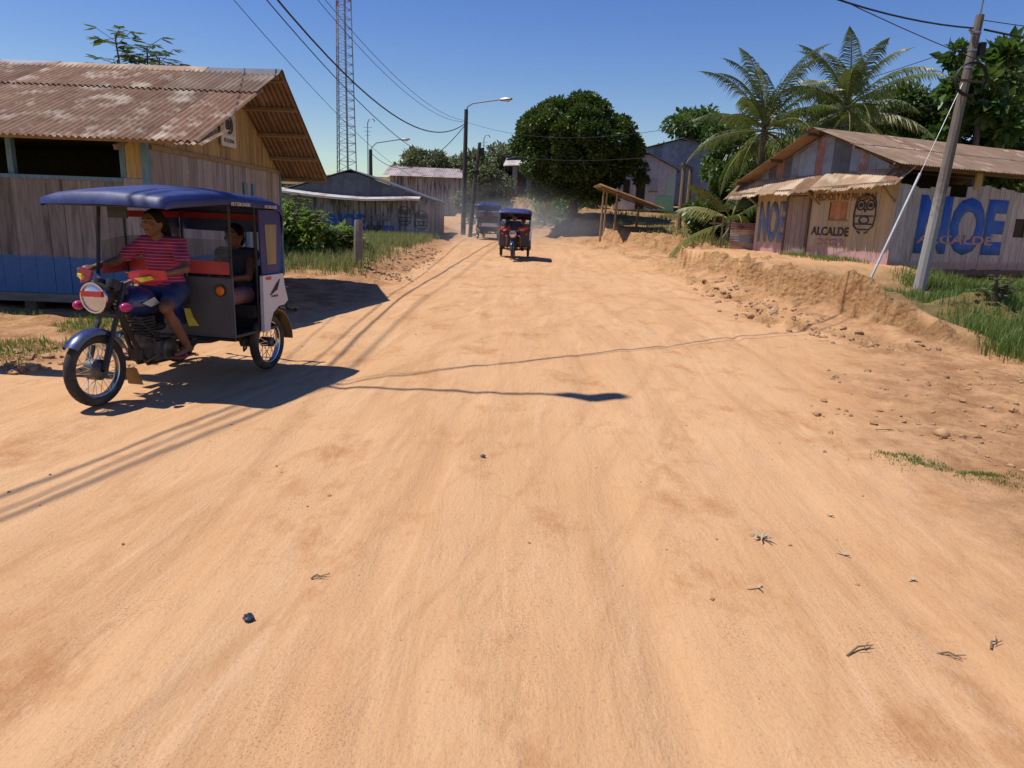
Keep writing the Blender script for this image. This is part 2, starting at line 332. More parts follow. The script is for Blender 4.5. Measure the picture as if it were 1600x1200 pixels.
# ------------------------------------------------------------------ grass
GREEN = leafmat('grass_green', (.10, .165, .028), (.18, .22, .055), .4, .6, 2)
DRY = leafmat('grass_dry', (.24, .235, .085), (.16, .19, .055), .35, .7, 2)
def blades(P, hmin, hmax, wid):
    n = len(P); a = RNG.uniform(0, 6.283, n); h = RNG.uniform(hmin, hmax, n); lean = RNG.uniform(.1, .7, n)*h; w_ = wid*RNG.uniform(.6, 1.4, n)
    d = np.stack([np.cos(a), np.sin(a), 0*a], 1); s = np.stack([-np.sin(a), np.cos(a), 0*a], 1); up_ = np.array([0, 0, 1.])
    P = P-up_*.02
    b0 = P-s*w_[:, None]; b1 = P+s*w_[:, None]; m0 = P+d*(lean*.35)[:, None]+up_*(h*.6)[:, None]-s*w_[:, None]*.7; m1 = m0+s*w_[:, None]*1.4; tp = P+d*lean[:, None]+up_*h[:, None]
    V = np.stack([b0, b1, m1, m0, tp], 1).reshape(-1, 3); k = np.arange(n)[:, None]*5
    F = np.concatenate([np.stack([k+0, k+1, k+2], 2), np.stack([k+0, k+2, k+3], 2), np.stack([k+3, k+2, k+4], 2)], 1).reshape(-1, 3)
    return V, F
def grass(name, label, region, fn, n, hmin, hmax, wid, mat):
    x0, x1, y0, y1 = region; x = RNG.uniform(x0, x1, n); y = RNG.uniform(y0, y1, n); z, sb, sl_, off, cut, g = terrain(x, y, True)
    keep = fn(x, y, sb, sl_, cut) > RNG.uniform(0, 1, n); P = np.stack([x, y, z], 1)[keep]
    V, F = blades(P, hmin, hmax, wid); o = link(name, np_mesh(name, V, F), mat); tag(o, label, 'grass'); o['kind'] = 'stuff'; return o
grass('grass', 'lush green grass in the hollow below the leaning pole', (5.6, 17, 8.2, 19), lambda x, y, sb, s, c: sstep(.1, .7, sb)*sstep(-.2, .5, x-6.3-.36*(y-9))*sstep(19, 17, y)*sstep(-.35, .15, fbm(x*.9, y*.9, 90, 3)+.12)*(1-.85*np.exp(-(((x-8.3)/1.3)**2+((y-12.8)/.8)**2))), 150000, .08, .30, .007, GREEN)
grass('grass', 'hazy pale green grass in front of the long grey shed', (-14, -2.5, 17, 34), lambda x, y, sb, s, c: sstep(.6, 1.6, s)*sstep(-.3, .2, fbm(x*.6, y*.6, 92, 3)+.15), 60000, .12, .40, .011, DRY)
grass('grass', 'short grass tufts along the foot of the right house', (5.2, 9.5, 15, 27), lambda x, y, sb, s, c: sstep(.9, 1.5, sb)*sstep(.2, .38, fbm(x*.7, y*.7, 94, 3)), 16000, .06, .2, .007, GREEN)
grass('grass', 'grass on the bank between the road and the palms', (3, 22, 25, 50), lambda x, y, sb, s, c: sstep(.8, 2.5, sb)*sstep(-.15, .2, fbm(x*.5, y*.5, 96, 3)), 40000, .1, .34, .013, DRY)
grass('grass', 'sparse grass at the left edge of the road by the stilt house', (-9, -3.8, 6.5, 10.4), lambda x, y, sb, s, c: sstep(.2, .8, s)*sstep(.05, .3, fbm(x*1.1, y*1.1, 98, 3)+.1*sstep(7.5, 9, y)), 30000, .03, .11, .005, GREEN)
grass('grass', 'small green weed patch on the bare dirt at lower right', (2.2, 4.2, 3.9, 5.6), lambda x, y, sb, s, c: np.exp(-(((x-3.15-.0*y)/.42)**2+((y-4.72+.55*(x-3.15))/.17)**2)*1.2)*sstep(-.12, .25, fbm(x*5, y*5, 99, 2)+.1), 60000, .015, .05, .0035, GREEN)
grass('grass', 'grass on the slope beyond the far end of the road', (-20, 8, 44, 75), lambda x, y, sb, s, c: np.maximum(sstep(.8, 2, sb), sstep(.8, 2, s))*sstep(-.2, .2, fbm(x*.4, y*.4, 97, 3)), 30000, .15, .45, .02, DRY)
# ------------------------------------------------------------------ shared building materials
PLANK_W = bandmat(pmat('plank_white', (.36, .33, .32), (.24, .215, .205), 7, .85, .35, (3, 3, .35), rnd=.22, c3=(.15, .125, .115), s3=2.5, l3=.55, h3=.72), .80, (.085, .20, .42), (.055, .13, .29), .02)
PLANK_Y = pmat('plank_yellow', (.42, .30, .13), (.27, .19, .09), 7, .85, .35, (3, 3, .35), rnd=.22, c3=(.16, .12, .08), s3=2, l3=.55, h3=.7)
PLANK_G = pmat('plank_grey', (.36, .345, .345), (.24, .23, .23), 7, .85, .35, (3, 3, .35), rnd=.25, c3=(.10, .09, .09), s3=2.5)
PLANK_R = bandmat(pmat('plank_faded_white', (.47, .43, .40), (.32, .285, .26), 7, .85, .35, (3, 3, .35), rnd=.15, c3=(.21, .175, .155), s3=2.5, l3=.55, h3=.72), .22, (.30, .20, .17), (.40, .30, .27), .05)
PLANK_O = bandmat(pmat('plank_cream', (.50, .38, .20), (.42, .31, .17), 6, .85, .3, (3, 3, .35), rnd=.12, c3=(.40, .35, .30), s3=1.8), .45, (.46, .22, .20), (.52, .36, .33), .035)
TRIM_B = pmat('trim_blue', (.16, .28, .38), (.10, .18, .25), 8, .8, .2, (3, 3, .5))
BEAM = pmat('beam_wood', (.17, .12, .075), (.10, .07, .045), 8, .85, .3, (3, 3, .6), rnd=.2)
BEAM_L = pmat('beam_light', (.34, .24, .13), (.22, .15, .08), 8, .85, .3, (3, 3, .6), rnd=.2)
RUST = pmat('rusty_tin', (.175, .088, .046), (.27, .15, .088), 4, .75, .12, (1, 1, 1), rnd=.2, c3=(.50, .40, .29), s3=2.6, l3=.53, h3=.68, spec=.3)
RUST_P = pmat('rusty_pale_tin', (.44, .30, .185), (.33, .20, .12), 3, .75, .12, rnd=.15, c3=(.52, .40, .27), s3=1.4, spec=.3)
TIN_BR = pmat('brown_tin', (.24, .155, .095), (.18, .11, .07), 2.5, .75, .1, rnd=.14, c3=(.38, .28, .21), s3=1.2, l3=.55, h3=.7, spec=.3)
TIN_G = pmat('grey_tin', (.27, .31, .37), (.19, .215, .25), 3, .55, .1, rnd=.2, c3=(.24, .14, .11), s3=1.6, l3=.6, h3=.7, metal=.2)
TIN_D = pmat('dark_tin', (.13, .14, .16), (.09, .095, .11), 3, .6, .1, rnd=.2, metal=.2)
TIN_RR = pmat('red_rust_tin', (.30, .15, .12), (.22, .12, .10), 3, .7, .1, rnd=.2, c3=(.30, .30, .32), s3=1.4)
BLUEP = pmat('blue_paint', (.028, .095, .36), (.05, .15, .46), 5, .8, .15, (3, 3, .5), c3=(.17, .19, .28), s3=3, l3=.62, h3=.74)
BLUEF = pmat('faded_blue_paint', (.10, .15, .27), (.16, .20, .30), 5, .8, .15, (3, 3, .5), c3=(.34, .31, .26), s3=3, l3=.58, h3=.70)
BLACKP = pmat('black_paint', (.045, .04, .04), (.09, .08, .075), 6, .85)
BROWNP = pmat('brown_paint', (.16, .06, .03), (.25, .13, .07), 6, .85)
PINKP = pmat('pink_paint', (.46, .20, .19), (.40, .28, .27), 6, .85)
WHITEP = pmat('white_paint', (.62, .61, .58), (.48, .46, .43), 5, .8)
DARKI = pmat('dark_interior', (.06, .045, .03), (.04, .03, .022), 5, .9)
def planks(parent, o, eu, ez, total, h_fn, wid, mat, th=.022, z0=0, gap=.006, jit=.012, name='plank', skip=None, zj=0):
    """a row of upright boards from o along eu; h_fn(u)->top height"""
    eu = Vector(eu).normalized(); nn = eu.cross(Vector((0, 0, 1))); o = Vector(o); u = 0
    while u < total-.02:
        w_ = min(wid*random.uniform(.8, 1.2), total-u)
        if total-u-w_ < wid*.4: w_ = total-u
        pr = random.uniform(0, jit); a = u+gap/2; b = u+w_-gap/2
        for (lo, hi0, hi1) in (skip(u, u+w_) if skip else [(z0, None, None)]):
            l = lo-(random.uniform(0, zj) if lo == z0 else 0)
            ha = h_fn(a) if hi0 is None else hi0; hb_ = h_fn(b) if hi1 is None else hi1
            if hi0 is None: dz = random.uniform(-zj, 0); ha += dz; hb_ += dz
            if min(ha, hb_) < l+.02:
                if max(ha, hb_) < l+.02: continue
                ha = max(ha, l+.01); hb_ = max(hb_, l+.01)
            f = nn*pr; bk = nn*(pr-th)
            P = [o+eu*a+f, o+eu*b+f, o+eu*b+bk, o+eu*a+bk]; q = [Vector((0, 0, l))]*4; tps = [ha, hb_, hb_, ha]
            MB().hexa([p+Vector((0, 0, l)) for p in P]+[p+Vector((0, 0, t)) for p, t in zip(P, tps)]).build(name, mat, parent)
        u += w_
def roof_sheets(parent, o, eu, ev, total, length, mat, wid=.8, name='roof_sheet', jag=.05, amp=.016, per=.095, lift=.0012, mats=None, seg=5, dl=.04):
    eu = Vector(eu).normalized(); ev = Vector(ev).normalized(); nn = eu.cross(ev); u = 0; k = 0
    while u < total-.01:
        w_ = min(wid, total-u)
        m = random.choice(mats) if mats else mat; s_ = random.uniform(-dl, dl)
        corr(Vector(o)+eu*u+nn*(lift*(k % 2)*1.5)-ev*s_*0, eu, ev, w_+.02, length+s_, amp, per, jag=jag*.2, seg=seg).build(name, m, parent, smooth=True, ang=60); u += w_; k += 1
def owl(parent, o, ex, ez, s, mat):
    """line emblem: two ring eyes, beak, rounded body outline and feet"""
    ex = Vector(ex).normalized(); ez = Vector(ez).normalized(); nn = ex.cross(ez); o = Vector(o)
    P = lambda x, z: o+ex*x*s+ez*z*s
    mb = MB()
    def stroke(pts, r=.022): mb.tube([P(*p) for p in pts], r*s, 5)
    ring = lambda cx, cz, rx, rz, n=16, a0=0, a1=6.2832: [(cx+rx*math.cos(a0+(a1-a0)*i/n), cz+rz*math.sin(a0+(a1-a0)*i/n)) for i in range(n+1)]
    for e in (-.16, .16): stroke(ring(e, .72, .13, .13)); stroke(ring(e, .72, .04, .04, 8), .03)
    stroke(ring(0, .74, .34, .26, 16, .2, 2.95)); stroke([(-.04, .62), (0, .54), (.04, .62)])
    stroke([(-.33, .78), (-.36, .45), (-.32, .15), (-.2, .05), (.2, .05), (.32, .15), (.36, .45), (.33, .78)])
    stroke([(-.3, .42), (.3, .42)]); stroke([(-.28, .2), (.28, .2)]); stroke(ring(0, .31, .16, .1, 12))
    stroke([(-.18, .0), (-.08, -.05)]); stroke([(.18, 0), (.08, -.05)])
    return mb.build('painted_emblem', mat, parent)
# ------------------------------------------------------------------ left stilt house
LX, LY = -5.4, 10.6
lh = thing('stilt_house', 'weathered plank house on stilts with rusty tin roof at far left', 'house', (LX, LY, gz(-7, 10.4)-.02))
zb = lh.location.z
Zl = lambda z: z-zb
WID, LEN = 5.75, 6.2          # gable width (y), visible length (x, to the left)
zf, ze, zr, yr = Zl(.27), Zl(2.50), Zl(4.02), 2.95
PLANK_L = bandmat(pmat('plank_shaded_grimy', (.25, .225, .205), (.16, .145, .135), 7, .88, .35, (3, 3, .35), rnd=.28, c3=(.10, .088, .08), s3=3.2, l3=.5, h3=.7), .80, (.075, .175, .38), (.05, .12, .26), .02)  # grimy boards, base colour also darkened for the deep shade on this wall
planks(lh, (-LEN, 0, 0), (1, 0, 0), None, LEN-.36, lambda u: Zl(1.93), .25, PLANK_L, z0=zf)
for x in (-LEN, -4.1, -2.0, -.36): MB().box((x-.04, .01, zf), (x+.04, .10, ze)).build('wall_post', TRIM_B, lh)
box('window_sill', (-LEN, -.035, Zl(1.93)), (-.36, .09, Zl(1.985)), TRIM_B, lh)
box('wall_panel', (-.30, -.012, Zl(1.99)), (-.07, .03, ze), PLANK_Y, lh); box('wall_panel', (-.36, -.01, zf), (-.07, .02, Zl(1.985)), PLANK_W, lh)
box('corner_post', (-.07, -.03, zf-.1), (.03, .06, ze), TRIM_B, lh)
box('top_plate', (-LEN, -.02, ze), (.03, .07, ze+.08), BEAM, lh)
gable = lambda u: min(ze+.02+(zr-ze-.16)*u/yr, ze-.04+(zr-ze-.1)*(WID-u)/(WID-yr))
planks(lh, (0.02, .06, 0), (0, 1, 0), None, WID-.12, lambda u: ze-.05, .2, PLANK_W, z0=zf)
planks(lh, (0.015, .06, 0), (0, 1, 0), None, WID-.12, gable, .24, PLANK_Y, z0=ze-.045)
box('batten', (.036, .04, ze-.10), (.065, WID, ze-.03), BEAM_L, lh)
box('corner_post', (-.07, WID-.06, zf-.1), (.05, WID+.04, ze-.05), TRIM_B, lh)
for y, w_ in ((3.55, .16), (3.98, .12)):       # blue door frame uprights in the gable wall
    box('door_frame', (.037, y, zf), (.06, y+w_, ze-.4), TRIM_B, lh)
planks(lh, (-LEN, WID, 0), (1, 0, 0), None, LEN, lambda u: ze, .3, PLANK_G, z0=zf)
planks(lh, (-LEN, .03, 0), (0, 1, 0), None, WID, lambda u: ze+.4, .3, PLANK_G, z0=zf)
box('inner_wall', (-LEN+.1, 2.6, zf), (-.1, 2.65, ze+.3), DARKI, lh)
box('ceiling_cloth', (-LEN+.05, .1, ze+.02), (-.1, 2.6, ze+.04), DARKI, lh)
box('floor', (-LEN, .03, zf-.03), (-.01, WID, zf), BEAM, lh)
box('floor_beam', (-LEN, -.04, zf-.13), (.04, .03, zf-.004), pmat('beam_grey', (.24, .22, .17), (.15, .135, .11), 6, .85, .3, (.4, 3, 3)), lh)
box('floor_beam', (-.03, .035, zf-.13), (.045, WID, zf-.004), BEAM, lh)
for x in (-5.6, -3.75, -1.95, -.12):
    for y in (.02, 2.8, WID-.2): box('stilt', (x-.09, y, -.5), (x+.09, y+.18, zf-.131), BEAM, lh)
# roof
ov = 1.07; y0, zE = -.76, Zl(2.47); yF, zF = 5.95, Zl(2.27); mid = .62
d1 = Vector((0, yr-y0, zr-zE)); d2 = Vector((0, yF-yr, zF-zr)); LW = LEN+ov
roof_sheets(lh, (-LEN, y0, zE), (1, 0, 0), d1, LW, d1.length*.66, RUST, .82, jag=.12)
roof_sheets(lh, Vector((-LEN, y0, zE))+d1*.63+Vector((0, -.008, .022)), (1, 0, 0), d1, LW-.02, d1.length*.37, RUST, .82, mats=[RUST, RUST, TIN_BR])
roof_sheets(lh, Vector((-LEN, yr, zr)), (1, 0, 0), d2, LW, d2.length, TIN_BR, .82)
for k, (xa, xb, m) in enumerate(((-LEN, -4.2, RUST), (-4.25, -2.9, TIN_RR), (-2.95, -1.3, RUST_P), (-1.35, -.25, RUST_P), (-.3, ov, TIN_D))):
    z_ = zr+.035+.006*(k % 2); sg = .05 if k == 4 else .0
    MB().grid([[(xa, yr-.27, z_-.125), (xb, yr-.27, z_-.125)], [(xa, yr-.04, z_-.005), (xb, yr-.04, z_+sg*.3)], [(xa, yr+.04, z_-.01), (xb, yr+.04, z_)], [(xa, yr+.25, z_-.17), (xb, yr+.25, z_-.16)]]).build('ridge_cap', m, lh, True)
for i in range(5):          # loose bent strips at the broken lower corner
    p = Vector((ov-.30+.08*i, y0-.04-.05*(i % 2), zE-.05)); corr(p, (1, 0, 0), d1+Vector((.5*(.2+.1*i), 0, -.25)), .075, .62+.06*i, .010, .075).build('loose_strip', RUST_P if i % 2 else RUST, lh, True, ang=60)
for t in (.04, .27, .5, .73, .96):
    for d, o_ in ((d1, Vector((0, y0, zE))), (d2, Vector((0, yr, zr)))):
        p = o_+d*t; MB().bar(p+Vector((-LEN, 0, -.055)), p+Vector((ov-.03, 0, -.055)), .05, .065, (0, -d.z, d.y)).build('purlin', BEAM_L, lh)
for x in (-3, -.02):
    MB().bar((x-.06, y0+.1, zE+.02-.13), (x-.06, yr, zr-.15), .05, .07).build('rafter', BEAM, lh); MB().bar((x-.06, yr, zr-.15), (x-.06, yF-.1, zF-.10), .05, .07).build('rafter', BEAM, lh)
# framed emblem board on the gable
sg = MB().box((.055, 2.53, Zl(2.70)), (.085, 3.17, Zl(3.28))).build('sign_board', WHITEP, lh)
box('sign_board_trim', (.086, 2.57, Zl(2.90)), (.092, 3.13, Zl(3.25)), pmat('sign_grey', (.5, .47, .44), (.4, .37, .35)), sg)
mb = MB(); c = Vector((.094, 2.85, Zl(3.08)))
for r, tr in ((.145, .018), (.06, .03)): mb.tube([c+Vector((0, math.cos(a*.3142)*r, math.sin(a*.3142)*r)) for a in range(21)], tr, 5)
for k in range(8): a = k*.785; mb.tube([c+Vector((0, math.cos(a)*.09, math.sin(a)*.09)), c+Vector((0, math.cos(a)*.14, math.sin(a)*.14))], .012, 4)
mb.build('painted_emblem', BLACKP, sg); text_part('lettering', 'REQUENA', BLACKP, sg, (.087, 2.62, Zl(2.76)), (0, 1, 0), (0, 0, 1), .46, .08)
# ------------------------------------------------------------------ right house with the blue lettering
B0 = Vector((10.1, 19.6, 0)); ang = math.atan2(.40, .916); zB = .66
rh = thing('plank_house', 'plank house with rusty awning and big blue NOE lettering beside the pole', 'house', (B0.x, B0.y, zB), ang)
FW, SL = 5.24, 9.0; he = 2.62
door0, door1 = 2.95, 3.85
def fskip(a, b):
    c_ = (a+b)/2
    if door0 < c_ < door1: return [(2.0, None, None)]
    if 1.55 < c_ < 2.15: return [(.1, 1.28, 1.28), (1.80, None, None)]
    return [(.1, None, None)]
# front wall: runs from A (y=FW) to B (y=0); outward is -x
planks(rh, (0, FW, 0), (0, -1, 0), None, FW, lambda u: 2.5, .185, PLANK_O, z0=.1, skip=lambda a, b: fskip(FW-b, FW-a), zj=.03)
dr = MB().box((-.03, door0+.03, .1), (-.005, door1-.03, 1.98)).build('door', pmat('door_wood', (.30, .24, .19), (.2, .155, .12), 7, .85, .3, (3, 3, .4)), rh)
for k in range(4): box('door_plank', (-.045, door0+.04+.208*k, .11), (-.031, door0+.04+.208*k+.2, 1.97), pmat('door_wood2', (.34, .28, .22), (.23, .18, .14), 7, .85, .3, (3, 3, .4), rnd=.2), dr)
for y in (door0-.05, door1-.02): box('door_frame', (-.055, y, .05), (.02, y+.07, 2.05), BEAM, rh)
box('door_lintel', (-.055, door0-.05, 2.051), (.02, door1+.05, 2.11), BEAM, rh)
ws = MB().box((-.012, 1.55, 1.285), (.008, 2.15, 1.795)).build('shutter', pmat('shutter_orange', (.46, .20, .09), (.36, .15, .07), 5, .8), rh)
for k in range(3): box('shutter_plank', (-.024, 1.57+.19*k, 1.29), (-.0125, 1.57+.19*k+.183, 1.79), pmat('shutter_orange2', (.50, .23, .11), (.36, .16, .08), 5, .8, rnd=.2), ws)
box('shutter_frame', (-.045, 1.50, 1.25), (-.026, 2.2, 1.285), BEAM_L, rh)
# side wall facing the camera side: boards tops uneven, dark gap under the eave
def sskip(a, b):
    c_ = (a+b)/2
    if 2.02 < c_ < 2.75 : return [(.02, 2.02, 2.02)]
    if 5.15 < c_ < 5.55: return [(.02, .98, .98), (1.52, None, None)]
    return [(.02, None, None)]
planks(rh, (.0, 0, 0), (1, 0, 0), None, SL, lambda u: 2.32-.08*math.sin(u*1.3), .24, PLANK_R, z0=.02, skip=sskip, zj=.07)
box('window_opening', (5.1, .03, .95), (5.6, .06, 1.55), DARKI, rh); box('shutter', (5.62, -.045, .97), (6.22, -.022, 1.53), pmat('shutter_white', (.5, .47, .43), (.36, .33, .3), 6, .85, .2, (3, 3, .5)), rh)
for x in (.02, 3.3, 6.4, SL-.1): box('wall_post', (x, .005, -.05), (x+.09, .10, he+.12), BEAM, rh)
box('wall_post', (2.98, -.03, 2.25), (3.28, .004, 2.78), PLANK_Y, rh)
box('corner_board', (-.035, -.05, -.1), (-.012, .03, 2.6), PLANK_O, rh)
planks(rh, (SL, 0, 0), (0, 1, 0), None, FW, lambda u: 2.5, .3, PLANK_G, z0=.02); planks(rh, (SL, FW, 0), (-1, 0, 0), None, SL, lambda u: 2.5, .3, PLANK_G, z0=.02)
box('floor', (.02, .02, .05), (SL-.02, FW-.02, .1), BEAM, rh); box('sill_beam', (0, -.035, -.16), (SL, .06, .0), BEAM, rh); box('sill_beam', (-.04, .07, .0), (.06, FW, .095), BEAM, rh)
for x in (.1, 2.4, 4.6, 6.8, 8.8):
    for y in (.1, FW-.2): box('stilt', (x-.08, y-.08, -1.1), (x+.08, y+.08, .05), BEAM, rh)
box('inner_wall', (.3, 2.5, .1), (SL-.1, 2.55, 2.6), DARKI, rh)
# gable of mixed tin sheets
ry = FW/2+.05; zap = 3.86
gt = lambda y: zap-.1-(zap-he-.12)*abs(y-ry)/(ry+.02)
y_ = .0; k = 0
while y_ < FW-.05:
    w_ = random.uniform(.26, .4); w_ = min(w_, FW-y_); m = [TIN_G, TIN_G, TIN_RR, TIN_G, TIN_D][int(random.random()*5)]
    n = 12; R = []
    for t in (0, 1): R.append([(-.02-.008*(k % 2)+.009*math.sin(i*math.pi/1.5), y_+w_*i/n, 2.35 if t == 0 else max(2.4, gt(y_+w_*i/n))) for i in range(n+1)])
    MB().grid(R).build('gable_sheet', m, rh, True, ang=70); y_ += w_; k += 1
# roof
so_, fo = .42, .55
for sgn, yE in ((-1, -so_), (1, FW+.75)):
    zE_ = 2.72 if sgn < 0 else 2.35
    d = Vector((0, yE-ry, zE_-zap)); o_ = Vector((-fo, ry, zap))
    if sgn < 0:
        roof_sheets(rh, o_+d, (1, 0, 0), -d, SL+fo+.4, d.length*.56, TIN_BR, .82, jag=.15); roof_sheets(rh, o_+d*.48+Vector((0, -.006, .02)), (1, 0, 0), -d, SL+fo+.4, d.length*.48, TIN_BR, .82, mats=[TIN_BR, TIN_BR, RUST])
    else: roof_sheets(rh, o_, (1, 0, 0), d, SL+fo+.4, d.length, TIN_BR, .82)
    for t in (.06, .5, .94):
        p = o_+d*t+Vector((0, 0, -.06)); MB().bar(p, p+Vector((SL+fo+.3, 0, 0)), .05, .07).build('purlin', BEAM, rh)
    MB().bar(Vector((.0, ry, zap-.14)), Vector((.0, yE*.9+ry*.1, zE_*.9+zap*.1-.14)), .05, .08).build('rafter', BEAM, rh)
MB().grid([[(-fo-.05, ry-.25, zap-.07), (SL+.4, ry-.25, zap-.07)], [(-fo-.05, ry, zap+.035), (SL+.4, ry, zap+.035)], [(-fo-.05, ry+.25, zap-.08), (SL+.4, ry+.25, zap-.08)]]).build('ridge_cap', TIN_BR, rh)
box('top_plate', (-.1, -.02, he+.03), (SL, .06, he+.11), BEAM, rh)
# awning of pale rusty sheets
y_ = -.42; k = 0
while y_ < 6.0:
    w_ = random.uniform(.62, .82); za = 2.66-.05*y_*.6; drop = .50+.03*(k % 3)+.012*y_; out = .68+random.uniform(-.06, .08)
    corr((-.03, y_+w_, za+.012*(k % 2)), (0, -1, 0), (-out, random.uniform(-.03, .03), -drop), w_+.06, math.hypot(out, drop), .013, .09, jag=.2).build('awning_sheet', RUST_P if k % 4 else RUST, rh, True, ang=60); y_ += w_; k += 1
MB().bar((-.58, -.35, 2.26), (-.58, 6.0, 2.02), .05, .06).build('awning_rail', BEAM_L, rh)
for y in (.0, 2.6, 5.2): MB().bar((-.02, y, 1.78-.02*y), (-.57, y, 2.18-.035*y), .04, .05).build('awning_brace', BEAM_L, rh)
# lettering: big NOE on side and front, slogans, emblem
f = -.018
t1 = text_part('lettering', 'NOE', BLUEP, rh, (.95, f, .42), (1, 0, 0), (.0, 0, 1), 3.7, 1.62, .004, .05)
text_part('lettering', 'ALCALDE', PINKP, rh, (1.0, f-.007, .72), (1, 0, 0), (0, 0, 1), 3.2, .26, .004, .03)
fx = -.018
text_part('lettering', 'NOE', BLUEF, rh, (fx, FW-.15, .52), (0, -1, 0), (0, 0, 1), 1.18, 1.32, .004, .05)
text_part('lettering', 'HECHOS Y NO PALABRAS', BROWNP, rh, (fx, 2.75, 1.83), (0, -1, 0), (0, 0, 1), 2.15, .21, .004, .02)
text_part('lettering', 'ALCALDE', BLACKP, rh, (fx, 2.78, .82), (0, -1, 0), (0, 0, 1), 1.4, .26, .004, .03)
text_part('lettering', '2022', PINKP, rh, (fx, 2.5, .55), (0, -1, 0), (0, 0, 1), 1.0, .18, .004, .03)
owl(rh, (fx-.004, .92, .98), (0, -1, 0), (0, 0, 1), 1.0, BLACKP)
# ------------------------------------------------------------------ generic far house
def far_house(name, label, cat, o, eu, front, depth, h, rise, mat, roofmat, board=.3, side_mat=None, ovh=.4, gable_front=True, gable_mat=None):
    """front wall from o along eu (outward normal eu x z); depth goes behind; ridge along depth when gable_front"""
    eu = Vector((*eu, 0)).normalized(); a = math.atan2(eu.y, eu.x); t = thing(name, label, cat, o, a); sm = side_mat or mat
    top = (lambda u: h+rise*(1-abs(u-front/2)/(front/2))) if gable_front else (lambda u: h)
    planks(t, (0, 0, 0), (1, 0, 0), None, front, (lambda u: h) if gable_mat else top, board, mat, z0=0)
    if gable_mat and gable_front: planks(t, (0, .01, 0), (1, 0, 0), None, front, top, .6, gable_mat, z0=h+.002, name='gable_sheet')
    st = (lambda u: h) if gable_front else (lambda u: h+rise*(1-abs(u-depth/2)/(depth/2)))
    planks(t, (front, 0, 0), (0, 1, 0), None, depth, st, board, sm, z0=0)
    MB().box((.0, depth-.03, 0), (front-.03, depth, h)).build('back_wall', sm, t); MB().box((0, .03, 0), (.03, depth-.03, h)).build('side_wall', sm, t)
    MB().box((.05, .05, -1.2), (front-.05, depth-.05, -.005)).build('base', BEAM, t)
    if gable_front:
        for s in (-1, 1):
            e = front/2+s*(front/2+ovh); d = Vector((e-front/2, 0, -rise*(1+ovh/(front/2)))); o_ = Vector((front/2, -ovh, h+rise+.06))
            if s > 0: roof_sheets(t, o_+Vector((0, depth+2*ovh, 0)), (0, -1, 0), d, depth+2*ovh, d.length, roofmat, .9, per=.16, amp=.02, seg=4, jag=.05)
            else: roof_sheets(t, o_, (0, 1, 0), d, depth+2*ovh, d.length, roofmat, .9, per=.16, amp=.02, seg=4, jag=.05)
    else:
        for s in (-1, 1):
            e = depth/2+s*(depth/2+ovh); d = Vector((0, e-depth/2, -rise*(1+ovh/(depth/2)))); o_ = Vector((-ovh, depth/2, h+rise+.06))
            if s < 0: roof_sheets(t, o_+Vector((front+2*ovh, 0, 0)), (-1, 0, 0), d, front+2*ovh, d.length, roofmat, .9, per=.16, amp=.02, seg=4, jag=.05)
            else: roof_sheets(t, o_, (1, 0, 0), d, front+2*ovh, d.length, roofmat, .9, per=.16, amp=.02, seg=4, jag=.05)
    return t
# long grey shed behind the left house
SX = -11.6
sh = far_house('plank_shed', 'long low grey plank shed with sagging tin lip behind the grass', 'shed', (SX, 34.3, .42), (1, .0), 7.3, 7.0, 1.95, 1.15, PLANK_G, TIN_D, .27, ovh=.12, gable_mat=TIN_D)
R = []
for i in range(25):
    x = 7.0*i/24; z = 2.12-.30*math.sin(min(1, x/4.6)*math.pi*.5)+(.10*sstep(4.3, 6.8, x)); R.append((x, z))
TL = pmat('pale_tin', (.55, .50, .45), (.42, .37, .33), 3, .7, c3=(.34, .22, .17), s3=1.5)
MB().grid([[(x, .03, z+.16) for x, z in R], [(x, -.75, z+.02) for x, z in R], [(x, -.76, z-.07) for x, z in R]]).build('tin_lip', TL, sh, True)
for x in (.6, 3.4, 6.6): MB().bar((x, -.02, 1.45), (x, -.7, 1.86), .05, .05).build('lip_brace', BEAM, sh)
f = -.016
text_part('lettering', 'NOE', BLUEP, sh, (2.65, f, .42), (1, 0, 0), (0, 0, 1), 1.65, .74, .004, .05)
text_part('lettering', 'ALCALDE', BLACKP, sh, (4.36, f, .42), (1, 0, 0), (0, 0, 1), .78, .26, .004, .04)
text_part('lettering', '2022', BLUEP, sh, (5.18, f, .42), (1, 0, 0), (0, 0, 1), .50, .26, .004, .03)
text_part('lettering', 'CESAR', pmat('faint_pink', (.30, .20, .22), (.24, .18, .2)), sh, (4.4, f, .85), (1, 0, 0), (0, 0, 1), 1.2, .3, .004, .03)
owl(sh, (6.2, f-.004, .72), (1, 0, 0), (0, 0, 1), .85, BLACKP); owl(sh, (7.0, f-.004, .55), (1, 0, 0), (0, 0, 1), .85, BLACKP)
MB().tube([(7.28, 7.02, -.6), (7.28, 7.02, 1.9)], .08, 8).build('corner_post', BEAM_L, sh)
